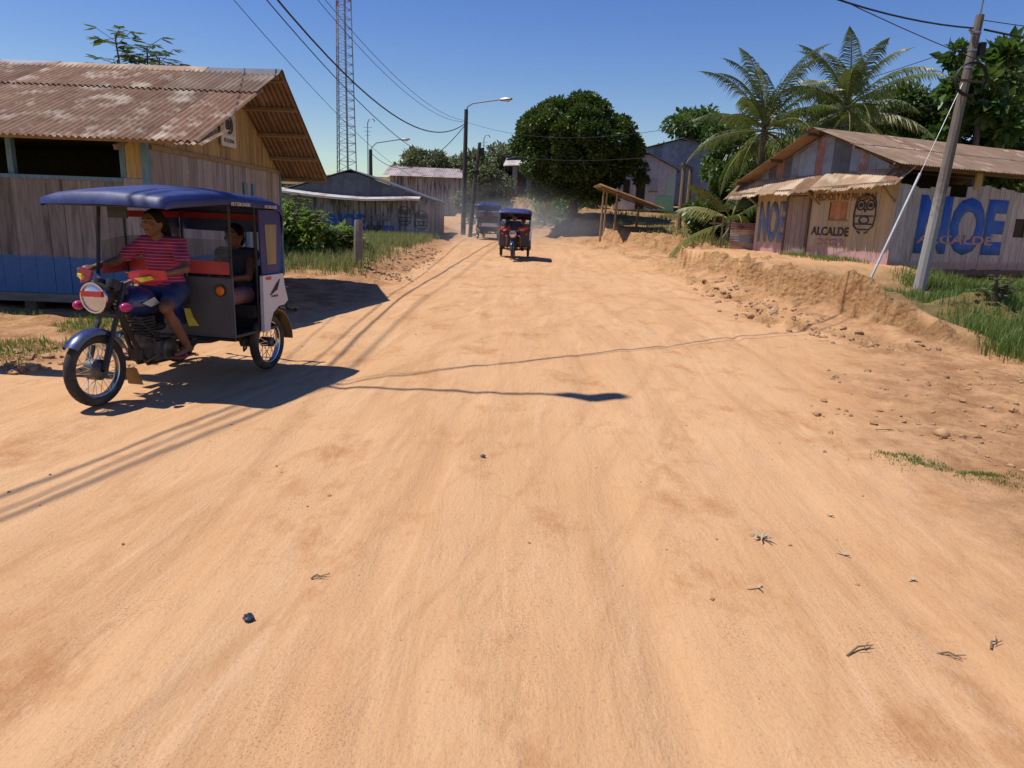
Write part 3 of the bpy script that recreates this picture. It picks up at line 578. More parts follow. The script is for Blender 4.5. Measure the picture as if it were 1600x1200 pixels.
# houses farther back
wh = far_house('timber_house', 'white and green house on the slope right of the round tree', 'house', (6.0, 46.2, gz(8, 46.5)+.05), (1, -.12), 3.75, 5.0, 2.55, .9, WHITEP, TIN_G, .5, side_mat=pmat('plank_brown', (.22, .19, .17), (.15, .13, .12), 6, .85, .2, (3, 3, .4), rnd=.2), ovh=.3)
box('green_panel', (2.6, -.030, .02), (3.74, -.016, .95), pmat('green_paint', (.33, .62, .36), (.28, .54, .31), 4, .8), wh); box('green_panel', (3.2, -.030, .952), (3.74, -.016, 2.2), pmat('green_paint2', (.42, .58, .42), (.5, .6, .5), 4, .8), wh)
box('dado', (.03, -.030, .02), (1.4, -.016, .95), WHITEP, wh)
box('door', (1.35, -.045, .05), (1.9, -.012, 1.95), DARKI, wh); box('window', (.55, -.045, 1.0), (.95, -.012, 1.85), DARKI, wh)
wn = box('window', (2.15, -.05, 1.2), (2.65, -.031, 1.95), pmat('pale_shutter', (.45, .44, .42), (.38, .36, .34)), wh); box('window_frame', (2.1, -.06, 1.14), (2.7, -.05, 1.19), BEAM_L, wh)
far_house('blue_tin_house', 'blue grey tin house rising behind the white and green one', 'house', (8.2, 53, gz(10, 53)+.1), (1, -.05), 6.5, 6, 3.6, .9, TIN_G, TIN_D, .6, ovh=.4)
gh = far_house('grey_tin_house', 'grey tin house with pale awning left of the round tree', 'house', (-.6, 57, gz(1, 57)+.15), (1, -.06), 6.8, 6, 2.7, .7, TIN_G, TIN_D, .42, ovh=.5)
MB().grid([[(-.5, -.02, 2.75), (1.6, -.02, 2.8)], [(-.6, -1.5, 2.1), (1.5, -1.4, 2.25)], [(-.6, -1.51, 2.05), (1.5, -1.41, 2.2)]]).build('awning', TL, gh)
for x in (-.5, 1.4): box('awning_post', (x-.04, -1.42, -.9), (x+.04, -1.34, 2.12 if x < 0 else 2.22), BEAM, gh)
box('door', (.4, -.05, .02), (1.1, -.014, 1.9), DARKI, gh)
far_house('wide_grey_house', 'wide grey house with pale pinkish tin roof behind the shed', 'house', (-10.3, 58, gz(-8, 58)+.1), (1, .04), 7.4, 6.5, 2.9, .8, PLANK_G, pmat('pink_tin', (.42, .35, .32), (.33, .26, .24), 3, .65, c3=(.25, .17, .14), s3=1.2, rnd=.3), .5, ovh=.5, gable_front=False)
# ------------------------------------------------------------------ fallen shelter by the tree
ss = thing('lean_to_shelter', 'collapsed tin and timber lean-to on thin posts below the round tree', 'shelter', (4.3, 34.6, gz(4.3, 34.6)))
zs = ss.location.z; hp = lambda x, y: gz(4.3+x, 34.6+y)-zs
for x, y, h in ((-.35, .0, 1.72), (.25, -.4, 1.72), (.0, 1.6, 1.62), (1.6, 1.5, .95)): MB().tube([(x, y, hp(x, y)-.2), (x+.05, y, h)], [.06, .05], 7).build('post', BEAM_L, ss)
STRAW = pmat('weathered_thatch', (.34, .26, .15), (.22, .16, .09), 9, .9, .5, (1, 6, 1), rnd=.1)
for k in range(5): corr((-.6, 2.1-.6*k, 1.85+.01*(k % 2)), (0, -1, 0), (3.2, 0, -.95-.02*k), .63, 3.2, .02, .14).build('roof_sheet', STRAW if k % 2 else RUST_P, ss, True, ang=60)
for y in (-.5, .6, 1.7): MB().bar((-.5, y, 1.74), (2.4, y, .86), .05, .06).build('rafter', BEAM, ss)
# goal-like timber frame
gf = thing('gate_frame', 'tall bare timber post frame on the bank before the palms', 'post', (8.0, 36, gz(8.0, 36)))
for x, y in ((0, 0), (.9, 2.4)): MB().tube([(x, y, gz(8+x, 36+y)-gf.location.z-.3), (x, y, 3.05)], [.12, .10], 8).build('post', BEAM_L, gf)
MB().bar((-.15, -.2, 3.12), (1.0, 2.6, 3.12), .13, .14).build('beam', BEAM_L, gf)
# corrugated screen left of right house
sc = thing('tin_screen', 'low rusty corrugated screen beside the right house', 'fence', (7.35, 25.0, gz(7.35, 25.0)), rad(-18))
for k in range(4): corr((0, -.02*(k % 2), .02+.22*k+.21), (0, 0, -1), (1, 0, 0), .24, .95, .012, .08).build('sheet', TIN_RR if k % 2 else RUST_P, sc, True, ang=60)
for x in (.04, .9): box('post', (x, .02, -.3), (x+.06, .08, 1.0), BEAM, sc)
box('post', (-.32, .2, -.3), (-.26, .26, 1.15), BEAM, sc); box('post', (-.62, .3, -.3), (-.56, .36, 1.1), BEAM, sc); box('rail', (-.75, .265, .8), (.03, .30, .86), BEAM, sc)
# ------------------------------------------------------------------ poles, lamps, wires, mast
POLE = pmat('pole_concrete', (.30, .275, .25), (.21, .19, .17), 5, .9, .2, (1, 1, .4)); POLE_D = pmat('pole_dark', (.085, .075, .065), (.055, .05, .045), 5, .9)
METAL = pmat('lamp_metal', (.35, .35, .36), (.25, .25, .26), 8, .4, metal=.7); BLK = pmat('black_rubber', (.018, .018, .02), (.03, .03, .032), 8, .6); GLASS = pmat('lamp_glass', (.6, .6, .55), (.5, .5, .46), 4, .15)
def lamp_head(t, p, d):
    d = Vector(d).normalized(); p = Vector(p); x = d.cross(Vector((0, 0, 1))).normalized()
    mb = MB(); rows = []
    for s, w_, h in ((0, .05, .05), (.12, .10, .08), (.4, .15, .10), (.62, .12, .06), (.68, .03, .03)):
        rows.append([p+d*s+x*w_*math.cos(a*.785)+Vector((0, 0, h*math.sin(a*.785))) for a in range(9)])
    h_ = mb.grid(rows).build('lamp_head', METAL, t, True)
    MB().ball(p+d*.42+Vector((0, 0, -.06)), (.13, .13, .08), 10, 6).build('lamp_glass', GLASS, h_, True)
def street_lamp(label, base, top, arm, mat, r=(.15, .10)):
    b = Vector(base); tp = Vector(top); t = thing('street_lamp', label, 'street lamp', b)
    q = tp-b; MB().tube([(0, 0, -.8), q*.5, q], [r[0], (r[0]+r[1])/2, r[1]], 10).build('pole', mat, t, True)
    a = Vector(arm); pts = [q+Vector((0, 0, -.25)), q+Vector((a.x*.03, a.y*.03, .12)), q+Vector((a.x*.2, a.y*.2, a.z*.6)), q+a]
    MB().tube(pts, .035, 6).build('arm', METAL, t, True); lamp_head(t, q+a, (a.x, a.y, .12)); return t
P1 = (-3.0, 39.5, gz(-3.0, 39.5)); T1 = Vector((-2.97, 39.5, 7.15))
street_lamp('tall street lamp with curved arm at the far end of the shed', P1, T1, (1.75, -.3, .5), POLE_D, (.14, .10))
P0 = (-5.85, 6.75, gz(-5.85, 6.75)); T0 = Vector((-5.85, 6.75, 8.4))
street_lamp('street lamp pole just out of frame at left, its shadow on the road', P0, T0, (2.0, .06, .5), POLE, (.15, .11))
street_lamp('small street lamp rising behind the long grey shed', (-10.6, 52, gz(-10.6, 52)), (-10.6, 52, 6.0), (2.1, 0, .75), POLE_D, (.14, .12))
p2 = thing('utility_pole', 'short dark wooden pole right of the tall street lamp', 'pole', (-2.55, 38.0, gz(-2.55, 38.0)), group='utility poles')
MB().tube([(0, 0, -.5), (.2, 0, 2.6), (.42, 0, 4.75)], [.11, .10, .085], 8).build('pole', POLE_D, p2, True); box('meter_box', (.46, -.1, 4.1), (.66, .08, 4.5), BLK, p2); box('splice', (.1, -.12, 3.2), (.33, -.03, 3.35), BLK, p2)
px, py = 9.65, 17.0; p3 = thing('utility_pole', 'leaning pole with coiled cable in front of the lettered house', 'pole', (px, py, gz(px, py)), group='utility poles')
z3 = p3.location.z; lean = Vector((.32, .0, 6.36-z3))
L3 = lambda t: lean*t
MB().tube([L3(-.1), L3(.35), L3(.7), L3(1)], [.145, .125, .10, .085], 10).build('pole', bandmat(pmat('pole_wood', (.20, .165, .135), (.13, .105, .085), 5, .9, .3, (3, 3, .3)), 2.1, (.36, .34, .31), (.27, .25, .22), .4), p3, True)
cc = L3(.775)+Vector((0, -.16, 0))
for k in range(3): MB().tube([cc+Vector((.34*math.cos(a*.2618)+.01*k, -.02*k, .34*math.sin(a*.2618)+.012*k)) for a in range(25)], .016, 6).build('cable_coil', BLK, p3, True)
MB().bar(cc+Vector((-.42, .04, 0)), cc+Vector((.42, .04, -.03)), .03, .05).build('coil_bracket', BEAM, p3)
MB().tube([L3(.93)+Vector((-.12, -.05, .05)), L3(.93)+Vector((-.2, -.06, .12))], .03, 6).build('insulator', METAL, p3); MB().box(tuple(L3(.86)+Vector((.12, -.1, 0))), tuple(L3(.86)+Vector((.24, .06, .28)))).build('junction_box', BLK, p3)
MB().tube([L3(.99), L3(1)+Vector((.05, 0, 1.3))], .02, 6).build('antenna_rod', METAL, p3)
for t in (.82, .88, .94): MB().lathe([(-.02, .10), (.02, .10)], L3(t), lean, 12).build('band', METAL, p3)
# guy rod in white conduit
gx, gy = 7.9, 16.1; gr = thing('guy_wire', 'pale guy rod slanting from the dirt bank up to the pole', 'guy wire', (gx, gy, gz(gx, gy)))
q = Vector((px, py, z3))+L3(.80)-gr.location
MB().tube([q*-.02, q*.55], .028, 7).build('conduit', pmat('conduit', (.55, .55, .55), (.42, .42, .41), 6, .5), gr, True); MB().tube([q*.5, q], .008, 5).build('cable', METAL, gr)
MB().tube([(-.35, .05, .03), (.0, 0, .05), (.3, -.3, .02)], .04, 6).build('anchor_log', BEAM, gr)
def wire(label, a, b, sag, r=.012, group='overhead wires'):
    a = Vector(a); b = Vector(b); n = 28; pts = [a.lerp(b, i/n)-Vector((0, 0, 4*sag*(i/n)*(1-i/n))) for i in range(n+1)]
    o = MB().tube([p-a for p in pts], r, 5).build('overhead_wire', BLK, None, True); o.location = a; return tag(o, label, 'wire', group)
TP3 = Vector((px, py, z3))+L3(.95)
wire('thickest black wire sagging from the upper left to the tall street lamp', T0+Vector((.12, 0, -.45)), T1+Vector((-.1, 0, -.75)), 2.3, .022)
wire('thin wire below the thickest one toward the shed roof', T0+Vector((.1, .1, -.9)), (-4.2, 41.5, 4.55), 1.2, .013)
wire('upper of the paired thin wires at upper left', T0+Vector((.12, .1, -.02)), T1+Vector((-.1, 0, -.55)), 1.35, .008)
wire('lower of the paired thin wires at upper left', T0+Vector((.14, .1, -.10)), T1+Vector((-.1, 0, -.62)), 1.5, .008)
wire('faintest wire at left crossing behind the stilt house ridge', T0+Vector((0, .1, -1.3)), (-6.5, 47, 3.9), .9, .008)
wire('dark wire drooping from the tall lamp toward the small lamp', T1+Vector((-.1, 0, -.85)), (-10.5, 52, 5.7), 1.5, .02)
wire('wire from the tall lamp across the sky to the leaning pole', T1+Vector((.1, 0, -.65)), TP3+Vector((-.1, 0, -.3)), 1.3, .008)
wire('lower wire passing before the round tree toward the palms', (-2.1, 38, gz(-2.55, 38)+4.4), Vector((px, py, z3))+L3(.72), .9, .008)
wire('heavy wire entering at top right to the leaning pole', T0+Vector((.12, 0, -.3)), TP3+Vector((-.12, -.05, .02)), 1.1, .018)
wire('thin wire below the heavy one at top right', T0+Vector((.12, 0, -.8)), Vector((22, 24, 5.6)), 1.2, .009)
wire('heavy wire leaving the leaning pole to the right edge', TP3+Vector((.12, -.05, 0)), (26, 15, 6.4), .9, .022)
wire('thin upper wire leaving the leaning pole to the right', TP3+Vector((.1, 0, .2)), (26, 15.5, 6.9), .7, .009)
wire('wire running toward the photographer, its shadow across the lower left road', T0+Vector((.1, -.1, -.1)), (-9.5, -14, 8.2), 1.3, .02)
wire('second wire toward the photographer, out of frame', T0+Vector((.1, -.1, -.7)), (-9.2, -14, 7.6), 1.5, .02)
wire('third wire toward the photographer, out of frame', T0+Vector((.1, -.1, -.5)), (-9.8, -14, 7.9), .8, .014)
# lattice radio mast
mx, my = -16.3, 68.; mast = thing('radio_mast', 'slender red and white lattice radio mast rising above the shed', 'mast', (mx, my, gz(mx, my)))
HM = 36; zt = 0
MR = pmat('mast_red', (.34, .10, .09), (.28, .09, .08)); MW = pmat('mast_white', (.42, .43, .46), (.34, .35, .38)); MG = pmat('mast_steel', (.28, .30, .34), (.22, .24, .27), metal=.5, rough=.5)
def corner(k, z): r = 1.12-.75*z/HM; a = k*2.0944+.35; return Vector((r*math.cos(a), r*math.sin(a), z))
ns = 12
for s in range(ns):
    z0, z1 = s*HM/ns-(.5 if s == 0 else 0), (s+1)*HM/ns; mb = MB()
    for k in range(3):
        mb.tube([corner(k, z0), corner(k, z1)], .055, 6)
        m_ = 4
        for j in range(m_):
            za = z0+(z1-z0)*j/m_; zb_ = z0+(z1-z0)*(j+1)/m_; mb.tube([corner(k, za), corner((k+1) % 3, zb_)], .024, 4); mb.tube([corner(k, zb_), corner((k+1) % 3, zb_)], .022, 4)
    mb.build('mast_section', (MR if s % 2 else MW) if s > 3 else MG, mast)
MB().tube([(.3, .1, -.3), (.15, .05, HM)], .10, 6).build('cable_run', MG, mast)
def dish(z, a):
    c = corner(0, z)+Vector((math.cos(a)*.5, math.sin(a)*.5, 0)); ax = Vector((math.cos(a), math.sin(a), 0)); d = MB().lathe([(-.3, .02), (-.25, .35), (.0, .62), (.08, .60), (.1, .02)], c, ax, 18).build('dish', WHITEP, mast, True); MB().tube([c-ax*.28, corner(0, z)], .05, 6).build('mount', MG, d)
dish(22.9, math.pi); dish(24.5, 3.6)
for x, y, h, n_ in ((-10.5, 50.6, 7.6, 'bent antenna rod behind the shed beside the mast'), (-3.0, 59.5, 7.8, 'thin antenna pole on the far grey roof'), (1.2, 60, 8.6, 'tall thin antenna pole left of the round tree')):
    t = thing('antenna_pole', n_, 'antenna', (x, y, gz(x, y))); hh = h-t.location.z
    MB().tube([(0, 0, -.4), (0, 0, hh)], .035, 5).build('pole', MG, t); MB().tube([(0, 0, hh), (.12, 0, hh+.25), (.35, 0, hh+.3), (.5, 0, hh+.1)], .035, 5).build('antenna', MG, t)
    for k in range(3): MB().tube([(-.3+.06*k, 0, hh-.3-.25*k), (.3-.06*k, 0, hh-.3-.25*k)], .015, 4).build('antenna_element', MG, t)
# concrete stub post at the left road edge
sx, sy = -4.15, 18.7; st = MB()
st.tube([(0, 0, -.4), (0, 0, .55), (.01, 0, 1.16), (.01, 0, 1.2)], [.135, .125, .11, .09], 9)
o = st.build('stub_post', pmat('stub', (.25, .215, .18), (.16, .14, .115), 6, .95, .5, c3=(.1, .085, .07)), None, True); o.location = (sx, sy, gz(sx, sy)); tag(o, 'short weathered post standing at the left road edge', 'post')
# ------------------------------------------------------------------ plants
BARK = pmat('bark', (.13, .10, .075), (.08, .06, .045), 8, .95, .6, (2, 2, .5))
def leaf_mesh(name, P, size, wfac=.5, out=None, upb=.5, fold=.25, jit=.4):
    n = len(P); d = RNG.normal(size=(n, 3)); 
    if out is not None: d = d*.8+out*1.0
    d[:, 2] += RNG.uniform(-.5, .35, n); d /= np.linalg.norm(d, axis=1)[:, None]
    nrm = RNG.normal(size=(n, 3))*.75; nrm[:, 2] += upb*2
    s = np.cross(d, nrm); s /= np.linalg.norm(s, axis=1)[:, None]+1e-6; nn = np.cross(s, d)
    L_ = (size*RNG.uniform(1-jit, 1+jit, n))[:, None]; W_ = L_*wfac*.5
    a = P; b = P+d*L_*.5+s*W_+nn*L_*fold*.3; c = P+d*L_-nn*L_*.12; e = P+d*L_*.5-s*W_+nn*L_*fold*.3
    V = np.stack([a, b, c, e], 1).reshape(-1, 3); k = np.arange(n)[:, None]*4
    F = np.concatenate([np.stack([k, k+1, k+2], 2), np.stack([k, k+2, k+3], 2)], 1).reshape(-1, 3)
    return np_mesh(name, V, F)
def lobes_points(lobes, n, shell=.55):
    """points spread in ellipsoid lobes (cx,cy,cz,rx,ry,rz), denser near the surface"""
    L_ = np.array(lobes, float); vol = (L_[:, 3]*L_[:, 4]*L_[:, 5])**.67; idx = RNG.choice(len(L_), n, p=vol/vol.sum())
    d = RNG.normal(size=(n, 3)); d /= np.linalg.norm(d, axis=1)[:, None]; r = (shell+(1-shell)*RNG.uniform(0, 1, n)**.6)[:, None]
    return L_[idx, :3]+d*L_[idx, 3:]*r, d
def tree(name, label, base, trunk, lobes, n, size, mat, wfac=.5, r0=.2, group=None, shell=.5, upb=.5, cat='tree', limbs=6):
    t = thing(name, label, cat, base, group=group); tr = [Vector(p) for p in trunk]; m = len(tr)
    mb = MB(); mb.tube([tr[0]-Vector((0, 0, .4))]+tr, [r0*1.25]+[r0*(1-.55*i/(m-1)) for i in range(m)], 9)
    for k in range(min(limbs, len(lobes))):
        c = Vector(lobes[k][:3]); p = tr[-1].lerp(tr[-2], random.uniform(0, .7)); midp = p.lerp(c, .5)+Vector((random.uniform(-.2, .2), random.uniform(-.2, .2), -.1*r0))
        mb.tube([p, midp, c], [r0*.42, r0*.28, r0*.08], 6)
    mb.build('trunk', BARK, t, True)
    P, d = lobes_points(lobes, n, shell); link('crown', leaf_mesh(name, P, size, wfac, d, upb), mat, t); return t
LEAF1 = leafmat('leaf_round_tree', (.042, .074, .012), (.080, .115, .020), .28, .45, .9)
LEAF2 = leafmat('leaf_wood', (.055, .100, .020), (.105, .155, .034), .3, .5, .6)
LEAF3 = leafmat('leaf_large', (.050, .100, .020), (.10, .16, .035), .3, .35, .8)
LEAF4 = leafmat('leaf_shrub', (.15, .22, .045), (.23, .30, .075), .5, .45, 1.2)
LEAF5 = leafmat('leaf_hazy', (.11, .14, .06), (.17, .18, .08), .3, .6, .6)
# the round tree: a dense clipped ball of many clumps
bx, by = 3.05, 41.0; bz = gz(bx, by)-.1
lob = [(0, 0, 4.35, 3.15, 3.0, 2.6), (.0, 0, 4.7, 2.5, 2.5, 2.3)]
for i in range(120):
    a = random.uniform(0, 6.283); v = random.uniform(-.85, 1); c = math.sqrt(1-v*v)*(1 if v > -.2 else .88); rr = random.uniform(.86, .95)
    lob.append((3.45*rr*c*math.cos(a), 3.35*rr*c*math.sin(a), 4.35+2.8*rr*v, random.uniform(.42, .68), random.uniform(.42, .68), random.uniform(.35, .6)))
lob += [(3.5, -.3, 3.6, .5, .55, .45), (3.75, 0, 3.0, .45, .45, .35), (1.7, -.5, 2.1, .9, .9, .5), (-1.7, -.3, 2.1, .9, .9, .45)]
t = tree('round_tree', 'dense dark green tree with a clipped ball shaped crown', (bx, by, bz), [(0, 0, 0), (.06, 0, 1.2), (-.02, 0, 2.3), (.05, 0, 3.6)], lob[2:]+lob[:2], 88000, .19, LEAF1, .58, .30, limbs=16, shell=.35)
# palms
PALM = leafmat('palm_leaf', (.075, .115, .025), (.14, .16, .045), .35, .4, .8); PALM_Y = leafmat('palm_leaf_yellow', (.26, .25, .06), (.20, .22, .06), .35, .45, .8); RACH = pmat('palm_rachis', (.22, .20, .07), (.17, .15, .05), 6, .7)
def frond(parent, base, az, el, length, droop, mat, leaf=.8, nl=58):
    az_v = Vector((math.cos(az), math.sin(az), 0)); pts = []; p = Vector(base); e = el; n = 14
    for i in range(n+1):
        pts.append(p.copy()); d = az_v*math.cos(e)+Vector((0, 0, math.sin(e))); p += d*length/n; e -= droop*(.3+1.4*i/n)/n
    rc = MB().tube(pts, [.035*(1-.85*i/n) for i in range(n+1)], 5).build('frond', RACH, parent, True)
    V = []; F = []
    for i in range(nl):
        t = .14+.86*i/(nl-1); j = min(n-1, int(t*n)); q = pts[j].lerp(pts[j+1], t*n-j); d = (pts[j+1]-pts[j]).normalized(); sd = d.cross(Vector((0, 0, 1)))
        sd = sd.normalized() if sd.length > .05 else Vector((-az_v.y, az_v.x, 0)); upn = sd.cross(d)
        L_ = leaf*math.sin(math.pi*min(1, .22+.80*t)**.9)*random.uniform(.85, 1.1)
        for s in (-1, 1):
            dr = (sd*s*.75+d*random.uniform(.45, .75)+upn*.12+Vector((0, 0, random.uniform(-.35, -.1)))).normalized(); tip = q+dr*L_*.85+Vector((0, 0, -.55*L_)); m_ = q+dr*L_*.5+Vector((0, 0, -.08*L_)); ww = d*.017+upn*.012
            b = len(V); V += [q-ww*.6, q+ww*.6, m_+ww, m_-ww, tip]; F += [(b, b+1, b+2), (b, b+2, b+3), (b+3, b+2, b+4)]
    link('leaflets', np_mesh('leaflets', V, F), mat, rc)['kind'] = 'stuff'
def palm(label, base, h, n, L_, seed, yellow=(), el0=1.4, lean=(0, 0), r=.16):
    random.seed(seed); t = thing('palm_tree', label, 'palm', base, group='palms'); top = Vector((lean[0], lean[1], h))
    MB().tube([(0, 0, -.4), top*.5+Vector((-.05, 0, 0)), top], [r*1.3, r, r*.8], 9).build('trunk', BARK, t, True)
    for k in range(n):
        f = k/(n-1); el = el0-2.0*f+random.uniform(-.12, .12); frond(t, top+Vector((0, 0, -.35*f)), k*2.39996+random.uniform(-.25, .25)+seed, el, L_*random.uniform(.85, 1.1), random.uniform(1.0, 1.7), PALM_Y if (k in yellow) else PALM)
    return t
palm('coconut palm with drooping yellowed fronds left of the lettered house', (9.55, 29.3, gz(9.55, 29.3)), 4.5, 32, 3.6, 3, yellow=(22, 24, 27, 28, 30))
palm('second coconut palm showing its crown above the lettered house roof', (12.6, 29.2, gz(12.6, 29.2)), 5.4, 28, 3.5, 8, yellow=(20, 23, 25))
palm('small palm with arching fronds low beside the lettered house', (8.0, 27.2, gz(8.0, 27.2)), 1.0, 12, 3.0, 5, yellow=(4, 7, 9, 11), el0=1.1, r=.14)
palm('small bright yellow green palm shrub left of the round tree', (1.7, 46, gz(1.7, 46)), .3, 11, 1.9, 11, yellow=(0, 2, 3, 5, 6, 8, 10), el0=1.2, r=.1)
# wood behind the right house: individual trees
def rnd_lobes(n, rx, ry, z0, z1, s, seed):
    random.seed(seed); L_ = []
    for i in range(n):
        a = random.uniform(0, 6.283); q = math.sqrt(random.random()); z = random.uniform(z0, z1); k = 1-.45*abs((z-z0)/(z1-z0)-.45)
        L_.append((rx*q*k*math.cos(a), ry*q*k*math.sin(a), z, s*random.uniform(.6, 1.2), s*random.uniform(.6, 1.2), s*random.uniform(.5, .9)))
    return L_
def wood(label, x, y, h, rx, n, size, mat, seed, s=.8, wf=.5, z0=.25, nl=26):
    tree('leafy_tree', label, (x, y, gz(x, y)), [(0, 0, 0), (.1, 0, h*.3), (-.05, 0, h*.55), (.05, 0, h*.75)], rnd_lobes(nl, rx, rx*.8, h*z0, h*.93, s, seed), n, size, mat, wf, .16, group='trees behind the houses', shell=.25, limbs=8)
wood('green tree directly behind the second palm', 17.0, 33, 6.8, 2.6, 15000, .26, LEAF2, 21)
wood('broad bushy tree behind the lettered roof, left of the leaning pole', 20.0, 31.5, 7.6, 3.0, 17000, .26, LEAF2, 22)
wood('broad bushy tree at the right edge behind the lettered roof', 24.5, 32, 8.2, 3.2, 17000, .26, LEAF2, 23)
wood('airy green tree beyond the right edge of the roof', 29, 34, 8.6, 3.4, 15000, .28, LEAF2, 24)
wood('tall dark tree with large hanging leaves beside the pole top', 17.4, 28.5, 8.6, 1.6, 1500, .48, LEAF3, 25, .5, .5, .45, 14)
wood('bushy green tree behind the leftmost palm', 11.4, 33, 5.2, 2.4, 14000, .24, LEAF2, 26, z0=.1)
wood('round leafy bush between the timber frame and the palm', 8.9, 31.2, 4.0, 1.7, 9000, .24, LEAF3, 27, .7, .6, .08)
wood('dense bush under the palms at the left corner of the lettered house', 9.8, 28.0, 3.0, 1.5, 7000, .22, LEAF2, 28, .6, .5, .05)
wood('low dark bush right of the round tree before the tin house', 12.6, 38, 4.4, 2.4, 10000, .24, LEAF2, 29, z0=.1)
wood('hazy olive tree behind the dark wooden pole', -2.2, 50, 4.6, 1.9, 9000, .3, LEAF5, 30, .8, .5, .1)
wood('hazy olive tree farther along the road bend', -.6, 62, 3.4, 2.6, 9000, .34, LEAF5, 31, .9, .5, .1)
wood('green shrubbery under the round tree behind its trunk', 3.2, 48, 2.6, 1.9, 8000, .24, LEAF4, 32, .7, .5, .05)
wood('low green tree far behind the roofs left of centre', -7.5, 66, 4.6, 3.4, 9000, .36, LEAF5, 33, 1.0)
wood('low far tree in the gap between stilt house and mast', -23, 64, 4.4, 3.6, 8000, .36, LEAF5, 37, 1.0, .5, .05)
wood('green tree far behind the blue grey tin house', 15.5, 60, 7.0, 4.5, 10000, .4, LEAF2, 34, 1.3)
wood('far tree between the second palm and the tin house', 21, 44, 7.4, 4.0, 14000, .34, LEAF2, 35, 1.1)
wood('far tree closing the view at the right behind the wood', 33, 46, 10.5, 5.0, 14000, .38, LEAF2, 36, 1.3)
# papaya-like tree whose leaf tufts show over the left house ridge
def tuft_plant(name, label, cat, base, stems, leafL, mat, group=None, nleaf=9, lobe=5):
    t = thing(name, label, cat, base, group=group); V = []; F = []; mb = MB()
    for (sx_, sy_, h) in stems:
        top = Vector((sx_, sy_, h)); mb.tube([(sx_*.25, sy_*.25, -.2), (sx_*.6, sy_*.6, h*.55), top], [.05, .035, .018], 5)
        for k in range(nleaf):
            a = k*2.4+random.random(); e = random.uniform(-.25, .8); q = top-Vector((0, 0, .12*leafL*k*.35)); d = Vector((math.cos(a)*math.cos(e), math.sin(a)*math.cos(e), math.sin(e))); pe = q+d*leafL*random.uniform(.6, 1)
            mb.tube([q, pe], .008, 4)
            for j in range(lobe):
                b_ = (j-(lobe-1)/2)*.62; hd = Vector((math.cos(a+b_), math.sin(a+b_), random.uniform(-.4, .1))).normalized(); L_ = leafL*(.62-.10*abs(j-(lobe-1)/2))*random.uniform(.85, 1.15); s_ = Vector((-hd.y, hd.x, 0))*L_*.26
                i0 = len(V); V += [pe, pe+hd*L_*.55+s_, pe+hd*L_, pe+hd*L_*.55-s_]; F += [(i0, i0+1, i0+2), (i0, i0+2, i0+3)]
    mb.build('stem', BARK, t, True); link('foliage', np_mesh('foliage', V, F), mat, t); return t
random.seed(41)
tuft_plant('papaya_tree', 'papaya tree whose leaf tufts show above the stilt house ridge', 'tree', (-10.0, 19.5, gz(-10.0, 19.5)), [(-.5, 0, 5.5), (.25, .1, 5.3), (.6, 0, 5.05), (-.5, 0, 4.95), (.0, .1, 4.95)], .60, LEAF3, nleaf=12)
for i, (x, y, h, lb) in enumerate(((-6.6, 21.3, 1.9, 'tallest leafy cassava shrub beside the stilt house corner'), (-6.0, 20.4, 1.45, 'broad cassava shrub low in front of the tallest one'), (-5.6, 21.4, .95, 'cassava shrub in the middle of the green clump'), (-5.2, 21.9, .85, 'cassava shrub at the right end of the green clump'), (-7.1, 20.3, 1.3, 'cassava shrub half hidden behind the stilt house'))):
    st_ = [(random.uniform(-.75, .75), random.uniform(-.6, .6), h*.85*random.uniform(.45, 1)) for _ in range(30)]
    x -= .35; cs = tuft_plant('cassava_shrub', lb, 'shrub', (x, y, gz(x, y)), st_, .30, LEAF4, 'cassava shrubs by the left house', 12)
    P_, d_ = lobes_points([(random.uniform(-.6, .6), random.uniform(-.5, .4), h*random.uniform(.1, .75), .38, .38, .26) for _ in range(9)], 1900, .3); link('leaves', leaf_mesh('leaves', P_, .17, .55, d_, 1.2), LEAF4, cs)
tuft_plant('weed', 'lone leafy weed on the dirt mound in the right hollow', 'plant', (8.6, 12.75, gz(8.6, 12.75)), [(random.uniform(-.25, .25), random.uniform(-.2, .2), random.uniform(.15, .4)) for _ in range(9)], .16, LEAF4, None, 7)
# ------------------------------------------------------------------ mototaxi
MBLUE = pmat('moto_blue', (.012, .022, .10), (.018, .035, .15), 6, .3, spec=.6, coat=.5); CANVAS = pmat('canvas_blue', (.014, .018, .085), (.020, .028, .12), 3, .5, .25, spec=.4, c3=(.03, .045, .15), s3=1.5, bscale=5)
GREYC = pmat('grey_vinyl', (.115, .11, .11), (.09, .087, .087), 3, .6, .3, bscale=4); FENDW = pmat('white_fibreglass', (.62, .62, .64), (.52, .52, .54), 3, .4, c3=(.45, .38, .32), s3=2, l3=.58, h3=.72)
RUBBER = pmat('tyre_rubber', (.030, .029, .029), (.055, .05, .045), 8, .85, c3=(.17, .12, .075), s3=3.5, l3=.5, h3=.75); CHROME = pmat('chrome', (.6, .6, .62), (.5, .5, .52), 8, .22, metal=1); STEEL = pmat('engine_metal', (.16, .155, .15), (.07, .068, .065), 12, .5, .3, metal=.6); FRAMEB = pmat('frame_black', (.022, .022, .025), (.04, .037, .035), 8, .5)
REDP = pmat('guard_red', (.55, .03, .04), (.42, .02, .03), 6, .35, spec=.5); YEL = pmat('rag_yellow', (.62, .55, .06), (.5, .42, .04), 6, .8); PINKL = pmat('signal_pink', (.50, .04, .16), (.4, .03, .12), 6, .25); ORL = pmat('signal_orange', (.75, .20, .015), (.6, .14, .01), 6, .25)
